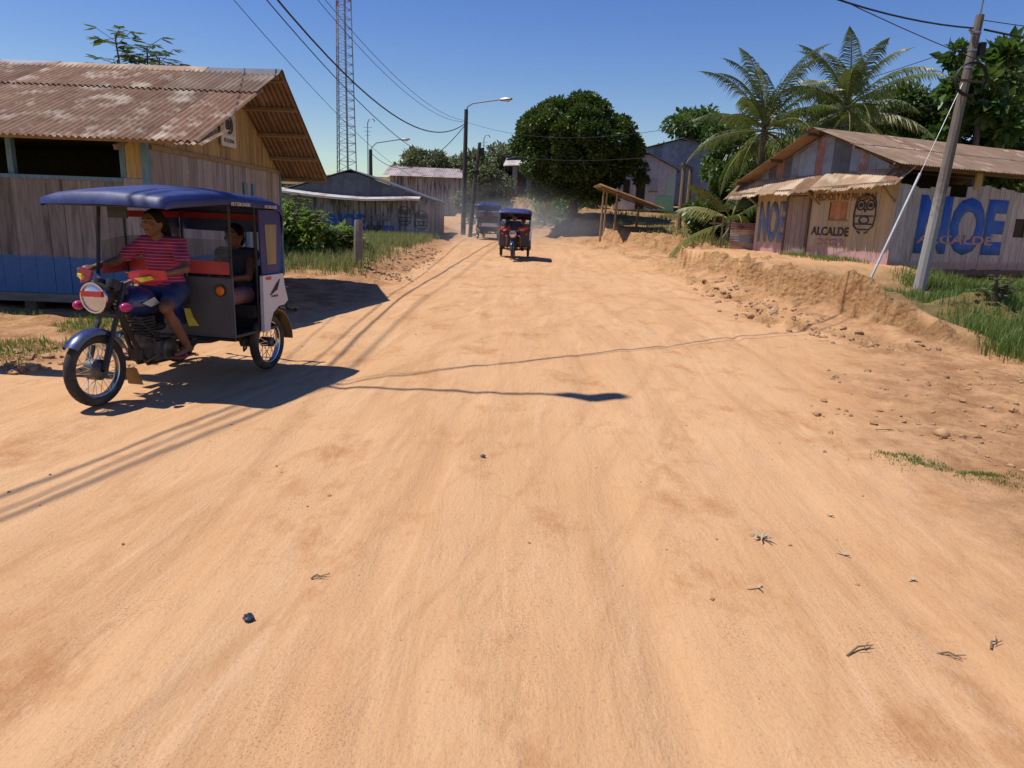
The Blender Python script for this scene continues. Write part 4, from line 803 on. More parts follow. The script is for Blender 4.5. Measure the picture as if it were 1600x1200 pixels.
LENS = pmat('headlight_lens', (.62, .64, .66), (.5, .52, .55), 6, .12, metal=.6); MUD = pmat('mudflap_tan', (.30, .18, .07), (.2, .12, .05), 6, .8); REDB = pmat('red_band', (.36, .018, .02), (.26, .012, .015), 4, .6); REDT = pmat('red_translucent', (.55, .09, .08), (.45, .06, .06), 4, .4); SEATB = pmat('seat_black', (.025, .025, .027), (.04, .04, .04), 6, .5)
LETW = pmat('letter_white', (.6, .58, .5), (.5, .47, .4), 6, .6); WINT = pmat('tan_plastic', (.20, .15, .08), (.28, .23, .14), 3, .2, stretch=(1, 1, .3))
def plasticmat():
    m = pmat('striped_plastic', (.10, .11, .13), (.16, .17, .19), 4, .35, stretch=(.2, .2, 26), lo=.47, hi=.53); t = m.node_tree; N = t.nodes
    tr = N.new('ShaderNodeBsdfTransparent'); ms = N.new('ShaderNodeMixShader'); ms.inputs[0].default_value = .5; b = N['Principled BSDF']
    t.links.new(tr.outputs[0], ms.inputs[1]); t.links.new(b.outputs[0], ms.inputs[2]); t.links.new(ms.outputs[0], N['Material Output'].inputs[0]); return m
PLAST = plasticmat()
def xf(mb, M): mb.v = [tuple(M @ Vector(v)) for v in mb.v]; return mb
def wheel(parent, c, r, M=None, drum=False, tw=.045):
    M = M or Matrix(); f = lambda mb: xf(mb, M); c = Vector(c)
    ty = f(MB().lathe([(tw*math.cos(a*.5236), r-tw*.95+tw*.95*math.sin(a*.5236)) for a in range(12)], c, (1, 0, 0), 40, closed=True)).build('wheel', RUBBER, parent, True)
    tread = MB()
    for k in range(44):
        a = k*2*math.pi/44
        for s in ():
            p = c+Vector((s*tw*.42, math.cos(a+s*.03)*(r-.001), math.sin(a+s*.03)*(r-.001))); t = Vector((0, -math.sin(a), math.cos(a))); n_ = Vector((0, math.cos(a), math.sin(a))); tread.bar(p-t*.010, p+t*.010, tw*.6, .008, n_)
    ri = r-.085; f(MB().lathe([(-.030, ri+.02), (-.022, ri), (0, ri-.012), (.022, ri), (.030, ri+.02), (0, ri+.006)], c, (1, 0, 0), 40, closed=True)).build('rim', CHROME, ty, True)
    sp = MB(); n = 30
    for k in range(n):
        a = k*2*math.pi/n; b = a+(.42 if k % 4 < 2 else -.42); s = .035 if k % 2 else -.035
        sp.tube([c+Vector((s, math.cos(a)*.055, math.sin(a)*.055)), c+Vector((0, math.cos(b)*(ri-.008), math.sin(b)*(ri-.008)))], .0028, 4)
    f(sp).build('spokes', CHROME, ty)
    if drum: f(MB().lathe([(-.07, .02), (-.07, .05), (-.045, .085), (.05, .085), (.055, .075), (.06, .02)], c, (1, 0, 0), 24)).build('hub', STEEL, ty, True)
    else: f(MB().lathe([(-.08, .02), (-.06, .05), (.06, .05), (.08, .02)], c, (1, 0, 0), 16)).build('hub', STEEL, ty, True)
    return ty
def mototaxi(label, loc, rz, steer=-3):
    t = thing('mototaxi', label, 'mototaxi', loc, rz, 'blue canopy mototaxis on the road'); FY = 1.72
    # --- steered front end
    piv = Vector((0, 1.42, .9)); ax = Vector((0, -.42, 1)).normalized(); M = Matrix.Translation(piv) @ Matrix.Rotation(rad(steer), 4, ax) @ Matrix.Translation(-piv)
    B = lambda mb, n, m, p=t, s=True: xf(mb, M).build(n, m, p, s)
    wheel(t, (0, FY, .30), .30, M, True)
    for s in (-1, 1): B(MB().tube([(s*.085, FY, .30), (s*.085, FY-.10, .53)], .026, 8).tube([(s*.085, FY-.10, .53), (s*.085, FY-.30, .98)], .020, 8), 'fork_leg', STEEL if s > 0 else FRAMEB)
    B(MB().lathe([(-.066, .285), (-.062, .315), (-.034, .332), (0, .336), (.034, .332), (.062, .315), (.066, .285)], (0, FY, .30), (1, 0, 0), 18, a0=-.85, a1=1.2), 'front_fender', MBLUE)
    B(MB().prism([(-.06, FY-.36, .24), (.06, FY-.36, .24), (.075, FY-.40, .09), (-.075, FY-.40, .09)], (0, -.008, .0)), 'mudflap', MUD, t, False)
    hl = B(MB().lathe([(-.13, .02), (-.12, .08), (-.05, .115), (0, .123), (.012, .123), (.02, .112)], (0, FY-.08, .875), (0, 1, -.04), 24), 'headlight', FRAMEB)
    B(MB().lathe([(.012, .127), (.03, .125), (.03, .112), (.012, .112)], (0, FY-.08, .875), (0, 1, -.04), 24, closed=True), 'headlight_rim', CHROME, hl)
    B(MB().lathe([(.018, .115), (.036, .07), (.044, .001)], (0, FY-.08, .875), (0, 1, -.04), 24), 'headlight_lens', LENS, hl)
    B(MB().box((-.10, FY-.055, .885), (.10, FY-.035, .93)), 'headlight_sticker', REDP, hl, False)
    for s in (-1, 1):
        sg_ = B(MB().tube([(s*.09, FY-.16, .80), (s*.20, FY-.14, .80)], .012, 6), 'turn_signal', FRAMEB); B(MB().ball((s*.23, FY-.13, .80), (.038, .05, .038), 12, 8), 'signal_lens', PINKL, sg_)
    B(MB().lathe([(-.04, .02), (-.04, .045), (.03, .055), (.035, .02)], (.065, FY-.20, .975), (0, -.5, 1), 16).lathe([(-.04, .02), (-.04, .045), (.03, .055), (.035, .02)], (-.065, FY-.20, .975), (0, -.5, 1), 16), 'gauges', FRAMEB)
    B(MB().tube([(-.39, 1.30, 1.03), (-.25, 1.38, 1.05), (-.12, 1.42, .99), (0, 1.42, .97), (.12, 1.42, .99), (.25, 1.38, 1.05), (.39, 1.30, 1.03)], .013, 8), 'handlebar', CHROME)
    for s in (-1, 1):
        B(MB().tube([(s*.27, 1.375, 1.046), (s*.40, 1.296, 1.028)], .019, 8), 'grip', RUBBER)
        P = [(s*.18, 1.47, 1.075), (s*.30, 1.46, 1.095), (s*.42, 1.36, 1.085), (s*.425, 1.34, 1.01), (s*.36, 1.42, .965), (s*.25, 1.475, .985), (s*.19, 1.48, 1.03)]
        hg = B(MB().prism(P, (0, -.025, 0)), 'hand_guard', REDP, t, False); B(MB().prism([(s*.24, 1.484, 1.025), (s*.36, 1.440, 1.045), (s*.38, 1.425, 1.02), (s*.30, 1.470, .995)], (0, -.018, 0)), 'guard_flash', YEL, hg, False)
        B(MB().tube([(s*.2, 1.41, 1.03), (s*.15, 1.5, .99)], .008, 6), 'lever', CHROME)
    B(MB().tube([(.02, 1.50, .80), (.05, 1.40, .62), (.07, 1.20, .5)], .006, 5).tube([(-.03, 1.5, .84), (-.10, 1.38, .66), (-.10, 1.15, .55)], .006, 5), 'cables', RUBBER)
    B(MB().bar((-.1, 1.52, .72), (.1, 1.52, .72), .07, .03).bar((-.1, 1.44, .90), (.1, 1.44, .90), .07, .03), 'triple_clamp', FRAMEB, t, False)
    # --- body of the motorcycle
    rows = []
    for y, w_, z0, z1 in ((1.40, .03, .76, .84), (1.36, .10, .70, .90), (1.24, .135, .67, .94), (1.10, .125, .67, .91), (.98, .075, .69, .83), (.94, .03, .72, .78)):
        rows.append([(w_*math.cos(a*.5236), y, (z0+z1)/2+(z1-z0)/2*math.sin(a*.5236)) for a in range(13)])
    tk = MB().grid(rows).build('fuel_tank', MBLUE, t, True); MB().lathe([(0, .035), (.02, .035), (.022, .002)], (0, 1.2, .935), (0, 0, 1), 14).build('fuel_cap', CHROME, tk)
    for s in (-1, 1): MB().prism([(s*.138, 1.30, .80), (s*.138, 1.15, .84), (s*.138, 1.08, .78), (s*.138, 1.2, .76)], (s*.002, 0, 0)).build('tank_decal', LETW, tk)
    MB().hexa([(-.12, .50, .72), (.12, .50, .72), (.09, 1.0, .74), (-.09, 1.0, .74), (-.11, .50, .84), (.11, .50, .84), (.07, 1.0, .83), (-.07, 1.0, .83)]).build('seat', SEATB, t)
    fr = MB().tube([(0, 1.44, .86), (0, 1.05, .69), (0, .5, .70), (0, .0, .42)], .022, 8).tube([(0, 1.42, .78), (.03, 1.30, .45), (.05, 1.18, .25), (.05, .8, .24), (.05, .4, .36)], .02, 8).tube([(0, 1.42, .78), (-.03, 1.30, .45), (-.05, 1.18, .25), (-.05, .8, .24), (-.05, .4, .36)], .02, 8)
    fr.build('bike_frame', FRAMEB, t, True)
    en = MB().box((-.11, .88, .27), (.11, 1.16, .44)).build('engine', STEEL, t)
    for s in (-1, 1): MB().lathe([(0, .105), (.03, .10), (.045, .06), (.048, .002)], (s*.11, .98, .36), (s, 0, 0), 20).build('engine_cover', STEEL, en, True)
    fn = MB()
    for k in range(8): p = Vector((0, 1.10+.012*k, .45+.026*k)); fn.box((-.085, p.y-.085, p.z), (.085, p.y+.085, p.z+.010))
    fn.box((-.05, 1.05, .44), (.05, 1.2, .66)); fn.build('cylinder_fins', STEEL, en)
    MB().tube([(.05, 1.24, .60), (.09, 1.36, .50), (.10, 1.30, .30), (.12, 1.0, .25), (.16, .6, .26)], .02, 8).tube([(.16, .62, .26), (.17, .2, .30)], .04, 10).build('exhaust', CHROME, t, True)
    for s in (-1, 1): MB().prism([(s*.10, .98, .72), (s*.11, .70, .72), (s*.11, .72, .55), (s*.10, .92, .52)], (s*.012, 0, 0)).build('side_cover', MBLUE, t)
    MB().tube([(-.24, .94, .285), (.24, .94, .285)], .014, 8).build('foot_pegs', RUBBER, t)
    MB().tube([(-.03, 1.34, .56), (-.22, 1.30, .50), (-.24, 1.27, .36), (-.05, 1.2, .27)], .012, 7).tube([(.03, 1.34, .56), (.22, 1.30, .50), (.24, 1.27, .36), (.05, 1.2, .27)], .012, 7).build('crash_bar', FRAMEB, t, True)
    MB().box((-.07, 1.24, .30), (.07, 1.27, .40)).build('oil_cooler', FRAMEB, t); MB().ball((0, .97, .56), (.09, .06, .05), 12, 7).build('carburettor', FRAMEB, t, True)
    MB().tube([(-.12, 1.05, .36), (-.19, .98, .30), (-.19, .88, .31)], .008, 6).tube([(-.11, 1.12, .48), (-.13, 1.25, .58), (-.08, 1.34, .70)], .008, 6).tube([(-.1, .9, .46), (-.12, .8, .6), (-.08, .7, .68)], .009, 6).build('gear_lever_and_hoses', RUBBER, t)
    MB().grid([[(-.15, .78, .70), (-.155, .70, .69)], [(-.18, .80, .62), (-.19, .70, .60)], [(-.16, .74, .53), (-.20, .64, .52)]]).build('yellow_rag', YEL, t, True)
    # --- cab
    fl = MB().box((-.56, -.24, .42), (.56, .62, .445)).build('cab_floor', FRAMEB, t)
    ch = MB()
    for s in (-1, 1): ch.tube([(s*.30, -.26, .38), (s*.30, .62, .38), (s*.10, .95, .40)], .02, 8)
    for y in (-.2, .2, .6): ch.tube([(-.55, y, .40), (.55, y, .40)], .016, 8)
    ch.tube([(-.58, 0, .29), (.58, 0, .29)], .024, 8)
    for s in (-1, 1): ch.tube([(s*.40, 0, .29), (s*.40, .12, .40)], .03, 8).tube([(s*.40, .30, .40), (s*.40, .28, .29), (s*.40, .03, .27)], .014, 6)
    ch.tube([(-.5, .40, .36), (-.5, .40, .26), (-.45, .28, .26), (-.45, .28, .37)], .010, 6); ch.build('chassis', FRAMEB, t, True)
    MB().lathe([(-.06, .02), (-.06, .07), (.06, .07), (.06, .02)], (-.30, 0, .29), (1, 0, 0), 14).build('differential', FRAMEB, t, True)
    for s in (-1, 1):
        wheel(t, (s*.52, 0, .29), .29)
        P = [(s*.585, .20, .98), (s*.585, -.19, .98), (s*.585, -.21, .86), (s*.585, -.27, .70), (s*.585, -.20, .66), (s*.585, -.08, .655), (s*.585, .03, .60), (s*.585, .09, .50), (s*.585, .10, .43), (s*.585, .21, .425)]
        if s < 0: P = P[::-1]
        fp = MB().prism(P, (s*.035, 0, 0)).build('fender_panel', FENDW, t)
        lg = MB()
        for k in range(5): y = .03-.012*k; z = .80+.022*k; lg.prism([(s*.621, y+.06-.016*k, z-.012), (s*.621, y-.10, z+.045), (s*.621, y-.095, z+.028), (s*.621, y+.05-.016*k, z-.022)], (s*.003, 0, 0))
        lg.build('wing_emblem', BLK, fp); text_part('lettering', 'HONDA', BLK, fp, (s*.621, .06*(-s), .755), (0, -s*-1 if s > 0 else -1, 0), (0, 0, 1), .13, .025, .002)
        box('sticker', (min(s*.621, s*.624), .05, .935), (max(s*.621, s*.624), .15, .965), REDP, fp)
        MB().lathe([(-.10, .33), (-.10, .345), (.06, .345), (.06, .33)], (s*.52, 0, .29), (1, 0, 0), 14, a0=.15, a1=1.6).build('rear_mudguard', MUD, t, True)
        # blue rear side curtain with its tan window
        C = [(s*.575, .16, .985), (s*.575, .18, 1.61), (s*.575, -.22, 1.61), (s*.575, -.235, 1.35), (s*.575, -.17, .985)]
        if s < 0: C = C[::-1]
        cu = MB().prism(C, (s*.012, 0, 0)).build('side_curtain', CANVAS, t); W_ = [(s*.588, .06, 1.08), (s*.588, .08, 1.47), (s*.588, -.14, 1.47), (s*.588, -.11, 1.08)]
        MB().prism(W_ if s > 0 else W_[::-1], (s*.004, 0, 0)).build('curtain_window', WINT, cu)
        for y, z0, z1 in ((.61, .42, 1.66), (.18, .42, 1.64), (-.22, .42, 1.62)): MB().tube([(s*.545, y, z0), (s*.545, y, z1)], .013, 7).build('cab_post', FRAMEB, t)
    R = []
    for j in range(9):
        z = .43+.54*j/8; R.append([(-.56+1.12*i/16, .625+.007*math.sin(i*1.3+j*.6)*math.sin(math.pi*j/8), z) for i in range(17)])
    pn = MB().grid(R).grid([[(p[0], p[1]-.012, p[2]) for p in r] for r in R][::-1]).build('front_panel', GREYC, t, True)
    MB().tube([(-.56, .62, .43), (.56, .62, .43), (.56, .62, .975), (-.56, .62, .975), (-.56, .62, .43)], .010, 6).build('panel_edge', GREYC, pn)
    for s in (-1, 1):
        i_ = MB().lathe([(0, .045), (.015, .045), (.03, .03), (.034, .002)], (s*.44, .634, .865), (0, 1, 0), 16).build('indicator', ORL, pn, True); MB().lathe([(-.002, .056), (.012, .056), (.012, .046), (-.002, .046)], (s*.44, .634, .865), (0, 1, 0), 16, closed=True).build('indicator_rim', RUBBER, i_)
    MB().hexa([(-.52, -.20, .58), (.52, -.20, .58), (.52, .22, .56), (-.52, .22, .56), (-.52, -.20, .66), (.52, -.20, .66), (.52, .22, .68), (-.52, .22, .68)]).build('passenger_seat', SEATB, t)
    box('seat_base', (-.48, -.18, .446), (.48, .14, .558), FRAMEB, t)
    MB().hexa([(-.52, -.27, .66), (.52, -.27, .66), (.52, -.20, .66), (-.52, -.20, .66), (-.52, -.31, 1.04), (.52, -.31, 1.04), (.52, -.25, 1.04), (-.52, -.25, 1.04)]).build('seat_backrest', SEATB, t)
    # canopy
    XS = [(-.60, -.07), (-.605, -.04), (-.60, 0), (-.5, .035), (-.3, .062), (0, .075), (.3, .062), (.5, .035), (.60, 0), (.605, -.04), (.60, -.07)]
    R = []
    for y, z, k, wf in ((-.262, 1.38, 0, .96), (-.27, 1.52, .3, .98), (-.255, 1.61, .6, .99), (-.20, 1.66, .8, 1), (-.05, 1.69, 1, 1), (.25, 1.70, 1, 1), (.60, 1.715, 1.1, 1), (.85, 1.71, 1.05, 1), (1.15, 1.69, .9, .99), (1.40, 1.67, .7, .97), (1.49, 1.65, .5, .95)):
        R.append([(x*wf, y, z+(dz*k if dz > 0 else dz)+.004*math.sin(7*x+9*y)) for x, dz in XS])
    R.append([(x*.945, 1.51, 1.597+.010*math.cos(3*x)) for x, dz in XS])
    cn = MB().grid(R).build('canopy', CANVAS, t, True, ang=80)
    text_part('lettering', 'PETTERONERI', LETW, cn, (-.6125, .66, 1.635), (0, -1, 0), (.02, 0, 1), .30, .034, .003, .01); text_part('lettering', 'PETTERONERI', LETW, cn, (-.6125, .10, 1.625), (0, -1, 0), (.02, 0, 1), .22, .03, .003, .01)
    cf = MB()
    for s in (-1, 1): cf.tube([(s*.545, -.22, 1.62), (s*.545, .6, 1.66), (s*.54, 1.45, 1.60)], .012, 7)
    for y in (-.2, .61, 1.15, 1.45): cf.tube([(-.545, y, 1.635 if y < 1.3 else 1.60), (.545, y, 1.635 if y < 1.3 else 1.60)], .011, 7)
    cf.build('canopy_frame', FRAMEB, t)
    MB().tube([(.33, 1.15, 1.64), (.27, 1.30, 1.0), (.22, 1.36, .80)], .016, 7).build('canopy_post', FRAMEB, t, True)
    box('sun_visor', (.02, 1.19, 1.50), (.20, 1.21, 1.63), SEATB, t)
    # plastic strips and red bands
    MB().grid([[(.33, 1.16, 1.30), (.54, .62, 1.33), (.54, -.1, 1.33)], [(.30, 1.20, 1.12), (.54, .62, 1.12), (.54, -.1, 1.12)]]).build('plastic_strip', PLAST, t); MB().grid([[(.30, 1.20, 1.118), (.54, .62, 1.118), (.54, -.1, 1.118)], [(.28, 1.24, 1.02), (.54, .62, 1.0), (.54, -.1, 1.0)]]).build('red_strip', REDT, t)
    MB().grid([[(.53, .60, 1.33), (-.53, .60, 1.33)], [(.53, .60, 1.13), (-.53, .60, 1.13)]]).build('plastic_strip', PLAST, t); MB().grid([[(.53, .60, 1.128), (-.53, .60, 1.128)], [(.53, .60, 1.01), (-.53, .60, 1.01)]]).build('red_strip', REDT, t)
    MB().box((.535, -.2, 1.50), (.543, .6, 1.56)).box((-.53, -.215, 1.50), (.53, -.207, 1.56)).build('red_band', REDB, t)
    # rear rack
    rk = MB()
    for s in (-1, 1): rk.tube([(s*.45, -.24, .80), (s*.45, -.50, .80), (s*.45, -.54, .56), (s*.45, -.24, .52)], .013, 7)
    rk.tube([(-.50, -.50, .80), (.50, -.50, .80)], .013, 7).tube([(-.56, -.54, .56), (.56, -.54, .56)], .016, 7); rk.build('rear_rack', FRAMEB, t, True)
    for s in (-1, 1): MB().lathe([(-.02, .012), (-.02, .03), (.02, .03), (.02, .012)], (s*.57, -.54, .56), (1, 0, 0), 12).build('bumper_end', FRAMEB, t)
    MB().box((-.5, -.30, .62), (.5, -.275, .80)).build('rear_panel', FENDW, t)
    for s in (-1, 1): box('tail_light', (min(s*.38, s*.5), -.33, .68), (max(s*.38, s*.5), -.301, .78), REDP, t)
    return t
# ------------------------------------------------------------------ people
SKIN = pmat('skin', (.20, .095, .055), (.16, .075, .044), 6, .55, spec=.35); HAIR = pmat('hair', (.008, .007, .006), (.014, .011, .010), 20, .75, spec=.12); DENIM = pmat('denim', (.045, .07, .15), (.03, .045, .10), 20, .85); DARKC = pmat('dark_cloth', (.03, .032, .045), (.045, .045, .055), 10, .85); PINKS = pmat('skirt_pink', (.33, .17, .17), (.27, .13, .13), 8, .85); EYEW = pmat('eye_white', (.20, .17, .15), (.15, .13, .11)); LIP = pmat('lip', (.25, .07, .06), (.2, .06, .05)); SAND = pmat('sandal', (.25, .05, .09), (.2, .04, .07), 6, .6)
def stripemat():
    m = pmat('pink_stripe_shirt', (.33, .022, .085), (.27, .016, .065), 9, .85); t = m.node_tree; N = t.nodes; L = t.links; b = N['Principled BSDF']; old = b.inputs['Base Color'].links[0].from_socket
    tc = N.new('ShaderNodeTexCoord'); wv = N.new('ShaderNodeTexWave'); wv.bands_direction = 'Z'; wv.inputs['Scale'].default_value = 11; wv.inputs['Distortion'].default_value = .6; wv.inputs['Detail Scale'].default_value = .6; L.new(tc.outputs['Object'], wv.inputs[0])
    mr = N.new('ShaderNodeMapRange'); mr.inputs[1].default_value = .80; mr.inputs[2].default_value = .92; L.new(wv.outputs[1], mr.inputs[0]); mx = N.new('ShaderNodeMix'); mx.data_type = 'RGBA'; L.new(mr.outputs[0], mx.inputs[0]); L.new(old, mx.inputs[6]); mx.inputs[7].default_value = (.42, .16, .20, 1); L.new(mx.outputs[2], b.inputs['Base Color']); return m
SHIRT = stripemat()
def remesh(mb, name, voxel=.009, smooth=4):
    me = mb.mesh(name+'_raw'); ob = bpy.data.objects.new(name, me); COL.objects.link(ob); r = ob.modifiers.new('r', 'REMESH'); r.mode = 'VOXEL'; r.voxel_size = voxel
    s = ob.modifiers.new('s', 'SMOOTH'); s.iterations = smooth; s.factor = .5
    dg = bpy.context.evaluated_depsgraph_get(); dg.update(); out = bpy.data.meshes.new_from_object(ob.evaluated_get(dg)); bpy.data.objects.remove(ob); out.shade_smooth(); return out
def limb(mb, pts, rs):
    mb.tube(pts, rs, 12)
    for p, r in zip(pts, rs): mb.ball(p, r*.99, 12, 8)
def person(label, loc, rz, J, top, bottom, sleeves=True, short=True, hair_long=True, grip=False, sandals=True, feet_out=(0, 1, 0)):
    """J: joints dict in vehicle coordinates (z up, y forward)"""
    t = thing('person', label, 'person', loc, rz, 'people riding the mototaxis'); V_ = {k: Vector(v) for k, v in J.items()}
    pel, che, nek, hd = V_['pelvis'], V_['chest'], V_['neck'], V_['head']; b = MB()
    def torso(mb, g): 
        for f, rx, ry in ((0, .165, .125), (.25, .15, .115), (.5, .135, .105), (.75, .15, .11), (1, .165, .11)): mb.ball(pel.lerp(che, f), (rx+g, ry+g, .12), 16, 10)
        mb.ball(che+Vector((0, 0, .09)), (.16+g, .095+g, .08), 16, 10)
        for s in 'lr': limb(mb, [che+Vector((0, 0, .1)), V_[s+'sho']], [.075+g, .062+g])
    torso(b, 0); limb(b, [che+Vector((0, 0, .1)), nek, hd+Vector((0, -.01, -.06))], [.07, .052, .05])
    b.ball(hd, (.076, .095, .108), 20, 14); b.ball(hd+Vector((0, .03, -.065)), (.055, .06, .05), 14, 10); b.ball(hd+Vector((0, .098, -.012)), (.013, .018, .024), 10, 8); b.ball(hd+Vector((0, .076, .034)), (.052, .016, .014), 10, 6)
    for s in (-1, 1): b.ball(hd+Vector((s*.078, -.005, -.01)), (.012, .022, .032), 8, 6); b.ball(hd+Vector((s*.042, .068, -.025)), (.026, .022, .024), 8, 6)
    for s, sg_ in (('l', -1), ('r', 1)):
        limb(b, [V_[s+'sho'], V_[s+'elb'], V_[s+'wri']], [.052, .040, .027])
        w_ = V_[s+'wri']; h = V_[s+'han']; d = (h-w_).normalized(); sd = Vector((0, 0, 1)).cross(d).normalized(); dn = d.cross(sd)
        b.ball(w_.lerp(h, .6), .034, 10, 8); limb(b, [w_, w_.lerp(h, .8)], [.026, .034])
        for k in range(4):
            o_ = h+sd*(k-1.5)*.020-dn*0; L_ = (.036, .042, .040, .032)[k]
            if grip: limb(b, [o_-d*.02, o_+d*.028+dn*.008, o_+d*.030-dn*.03, o_+d*.0-dn*.042], [.0115, .0105, .010, .009])
            else: limb(b, [o_-d*.01, o_+d*L_, o_+d*L_*1.9-dn*.012], [.0115, .010, .008])
        limb(b, [w_.lerp(h, .5)-sd*sg_*.03*(-1), h-sd*.045*(-sg_)+d*.0, h-sd*.04*(-sg_)+d*.03-dn*.02], [.015, .012, .010])
        limb(b, [V_[s+'hip'], V_[s+'kne'], V_[s+'kne'].lerp(V_[s+'ank'], .35), V_[s+'ank']], [.088, .056, .054, .034])
        a = V_[s+'ank']; fo_ = Vector(feet_out); limb(b, [a+Vector((0, 0, -.03))-fo_*.03, a+fo_*.08+Vector((0, 0, -.055)), a+fo_*.15+Vector((0, 0, -.065))], [.032, .03, .022])
    body = link('body', remesh(b, 'body', .008, 3), SKIN, t)
    for s in (-1, 1): MB().ball(hd+Vector((s*.033, .0775, .010)), (.013, .009, .0065), 10, 6).build('eye', EYEW, body, True); MB().ball(hd+Vector((s*.033, .0835, .010)), (.0065, .004, .0065), 8, 6).build('iris', HAIR, body, True); MB().tube([hd+Vector((s*.018, .093, .034)), hd+Vector((s*.036, .089, .040)), hd+Vector((s*.054, .076, .034))], .0035, 5).build('eyebrow', HAIR, body, True)
    MB().ball(hd+Vector((0, .086, -.058)), (.024, .010, .009), 10, 6).build('lips', LIP, body, True)
    c = MB(); torso(c, .016)
    if sleeves:
        for s in 'lr': limb(c, [V_[s+'sho'], V_[s+'sho'].lerp(V_[s+'elb'], .62)], [.068, .064])
    link('shirt', remesh(c, 'shirt', .011, 4), top, t)
    c = MB(); c.ball(pel+Vector((0, 0, -.0)), (.182, .15, .105), 16, 10)
    for s in 'lr': limb(c, [V_[s+'hip'], V_[s+'hip']  .lerp(V_[s+'kne'], .68 if short else 1.0)]+([] if short else [V_[s+'kne'].lerp(V_[s+'ank'], .8)]), [.104, .084] if short else [.104, .072, .06])
    link('shorts' if short else 'trousers', remesh(c, 'lower', .011, 4), bottom, t)
    c = MB(); c.ball(hd+Vector((0, -.022, .028)), (.090, .098, .100), 18, 12); c.ball(hd+Vector((0, -.06, -.03)), (.082, .06, .09), 14, 10)
    if hair_long: limb(c, [hd+Vector((0, -.09, .0)), hd+Vector((-.01, -.13, -.10)), hd+Vector((-.02, -.14, -.22))], [.075, .06, .03])
    link('hair', remesh(c, 'hair', .009, 3), HAIR, t)
    if sandals:
        for s in 'lr':
            a = V_[s+'ank']; fo_ = Vector(feet_out); p = a+Vector((0, 0, -.10)); sd = Vector((fo_.y, -fo_.x, 0))
            q = [p-fo_*.07-sd*.035, p-fo_*.07+sd*.035, p+fo_*.17+sd*.045, p+fo_*.17-sd*.045]; sn = MB().prism(q[::-1] if False else q, (0, 0, .018)).build('sandal', SAND, t)
            MB().tube([p+fo_*.07-sd*.043+Vector((0, 0, .01)), p+fo_*.06+Vector((0, 0, .078)), p+fo_*.07+sd*.043+Vector((0, 0, .01))], .012, 6).build('strap', SAND, sn, True)
    return t
DRV = dict(pelvis=(0, .70, .86), chest=(0, .76, 1.16), neck=(0, .80, 1.335), head=(.015, .84, 1.455), lsho=(-.175, .77, 1.27), rsho=(.175, .77, 1.27), lelb=(-.34, .98, 1.08), relb=(.33, 1.0, 1.12), lwri=(-.335, 1.22, 1.06), rwri=(.375, 1.23, 1.07), lhan=(-.31, 1.315, 1.06), rhan=(.385, 1.325, 1.062), lhip=(-.10, .72, .86), rhip=(.10, .72, .86), lkne=(-.22, 1.06, .74), rkne=(.22, 1.06, .74), lank=(-.245, .90, .385), rank=(.245, .90, .385))
PAS = dict(pelvis=(0, -.02, .76), chest=(0, -.06, 1.05), neck=(0, -.05, 1.22), head=(0, -.02, 1.345), lsho=(-.17, -.06, 1.16), rsho=(.17, -.06, 1.16), lelb=(-.21, .09, .95), relb=(.21, .08, .93), lwri=(-.04, .22, .93), rwri=(.04, .22, .88), lhan=(.02, .23, .94), rhan=(-.03, .24, .88), lhip=(-.10, .0, .76), rhip=(.10, .0, .76), lkne=(-.12, .38, .76), rkne=(.12, .38, .76), lank=(-.12, .40, .555), rank=(.12, .40, .555))
def ride(J, dx, dy=0, dz=0): return {k: (v[0]+dx, v[1]+dy, v[2]+dz) for k, v in J.items()}
def seat_on(v, dx, dy=0): return v
M1 = (-3.05, 7.25); R1 = math.pi-math.atan2(.19, .98)
mt = mototaxi('large blue mototaxi with grey front panel driving at left', (M1[0], M1[1], gz(*M1)+.005), R1)
MZ = mt.location.z
DRW = {k: ((v[0], v[1]+.06, v[2]+.005) if k in ('pelvis', 'chest', 'neck', 'head', 'lsho', 'rsho', 'lhip', 'rhip', 'lkne', 'rkne') else v) for k, v in DRV.items()}
person('woman in pink striped shirt and denim shorts driving the near mototaxi', (M1[0], M1[1], MZ), R1, DRW, SHIRT, DENIM, grip=True)
person('passenger in dark sleeveless top seated in the near mototaxi', (M1[0], M1[1], MZ), R1, ride(PAS, -.20, .02), DARKC, PINKS, sleeves=False, hair_long=False, short=False)
# the two mototaxis farther along the road
def rider_copies(src_t, label, v, dxyz=(0, 0, 0)):
    c = copy_tree(src_t); c.location = v.location; c.rotation_euler = v.rotation_euler; c['label'] = label; return c
def recolor(t, frm, to):
    for o in [t]+list(t.children_recursive):
        if o.type == 'MESH' and o.data.materials and o.data.materials[0] == frm:
            o.material_slots[0].link = 'OBJECT'; o.material_slots[0].material = to
m2 = copy_tree(mt); m2.location = (-.10, 27.6, gz(-.10, 27.6)+.005); m2.rotation_euler = (0, 0, math.pi-.04); m2['label'] = 'small distant blue mototaxi coming down the middle of the dusty road'
m3 = copy_tree(mt); m3.location = (-1.5, 36.2, gz(-1.5, 36.2)+.01); m3.rotation_euler = (0, 0, .18); m3['label'] = 'farthest mototaxi driving away in dust beside the dark pole'
DSH = pmat('navy_shirt', (.04, .05, .08), (.03, .035, .06), 9, .85)
d2_ = person('driver in dark shirt on the distant middle mototaxi', m2.location, m2.rotation_euler[2], DRV, DSH, DENIM, hair_long=False, grip=True)
person('passenger at the right side of the distant middle mototaxi', m2.location, m2.rotation_euler[2], ride(PAS, -.30, .02), DARKC, DENIM, sleeves=True, hair_long=False, short=False)
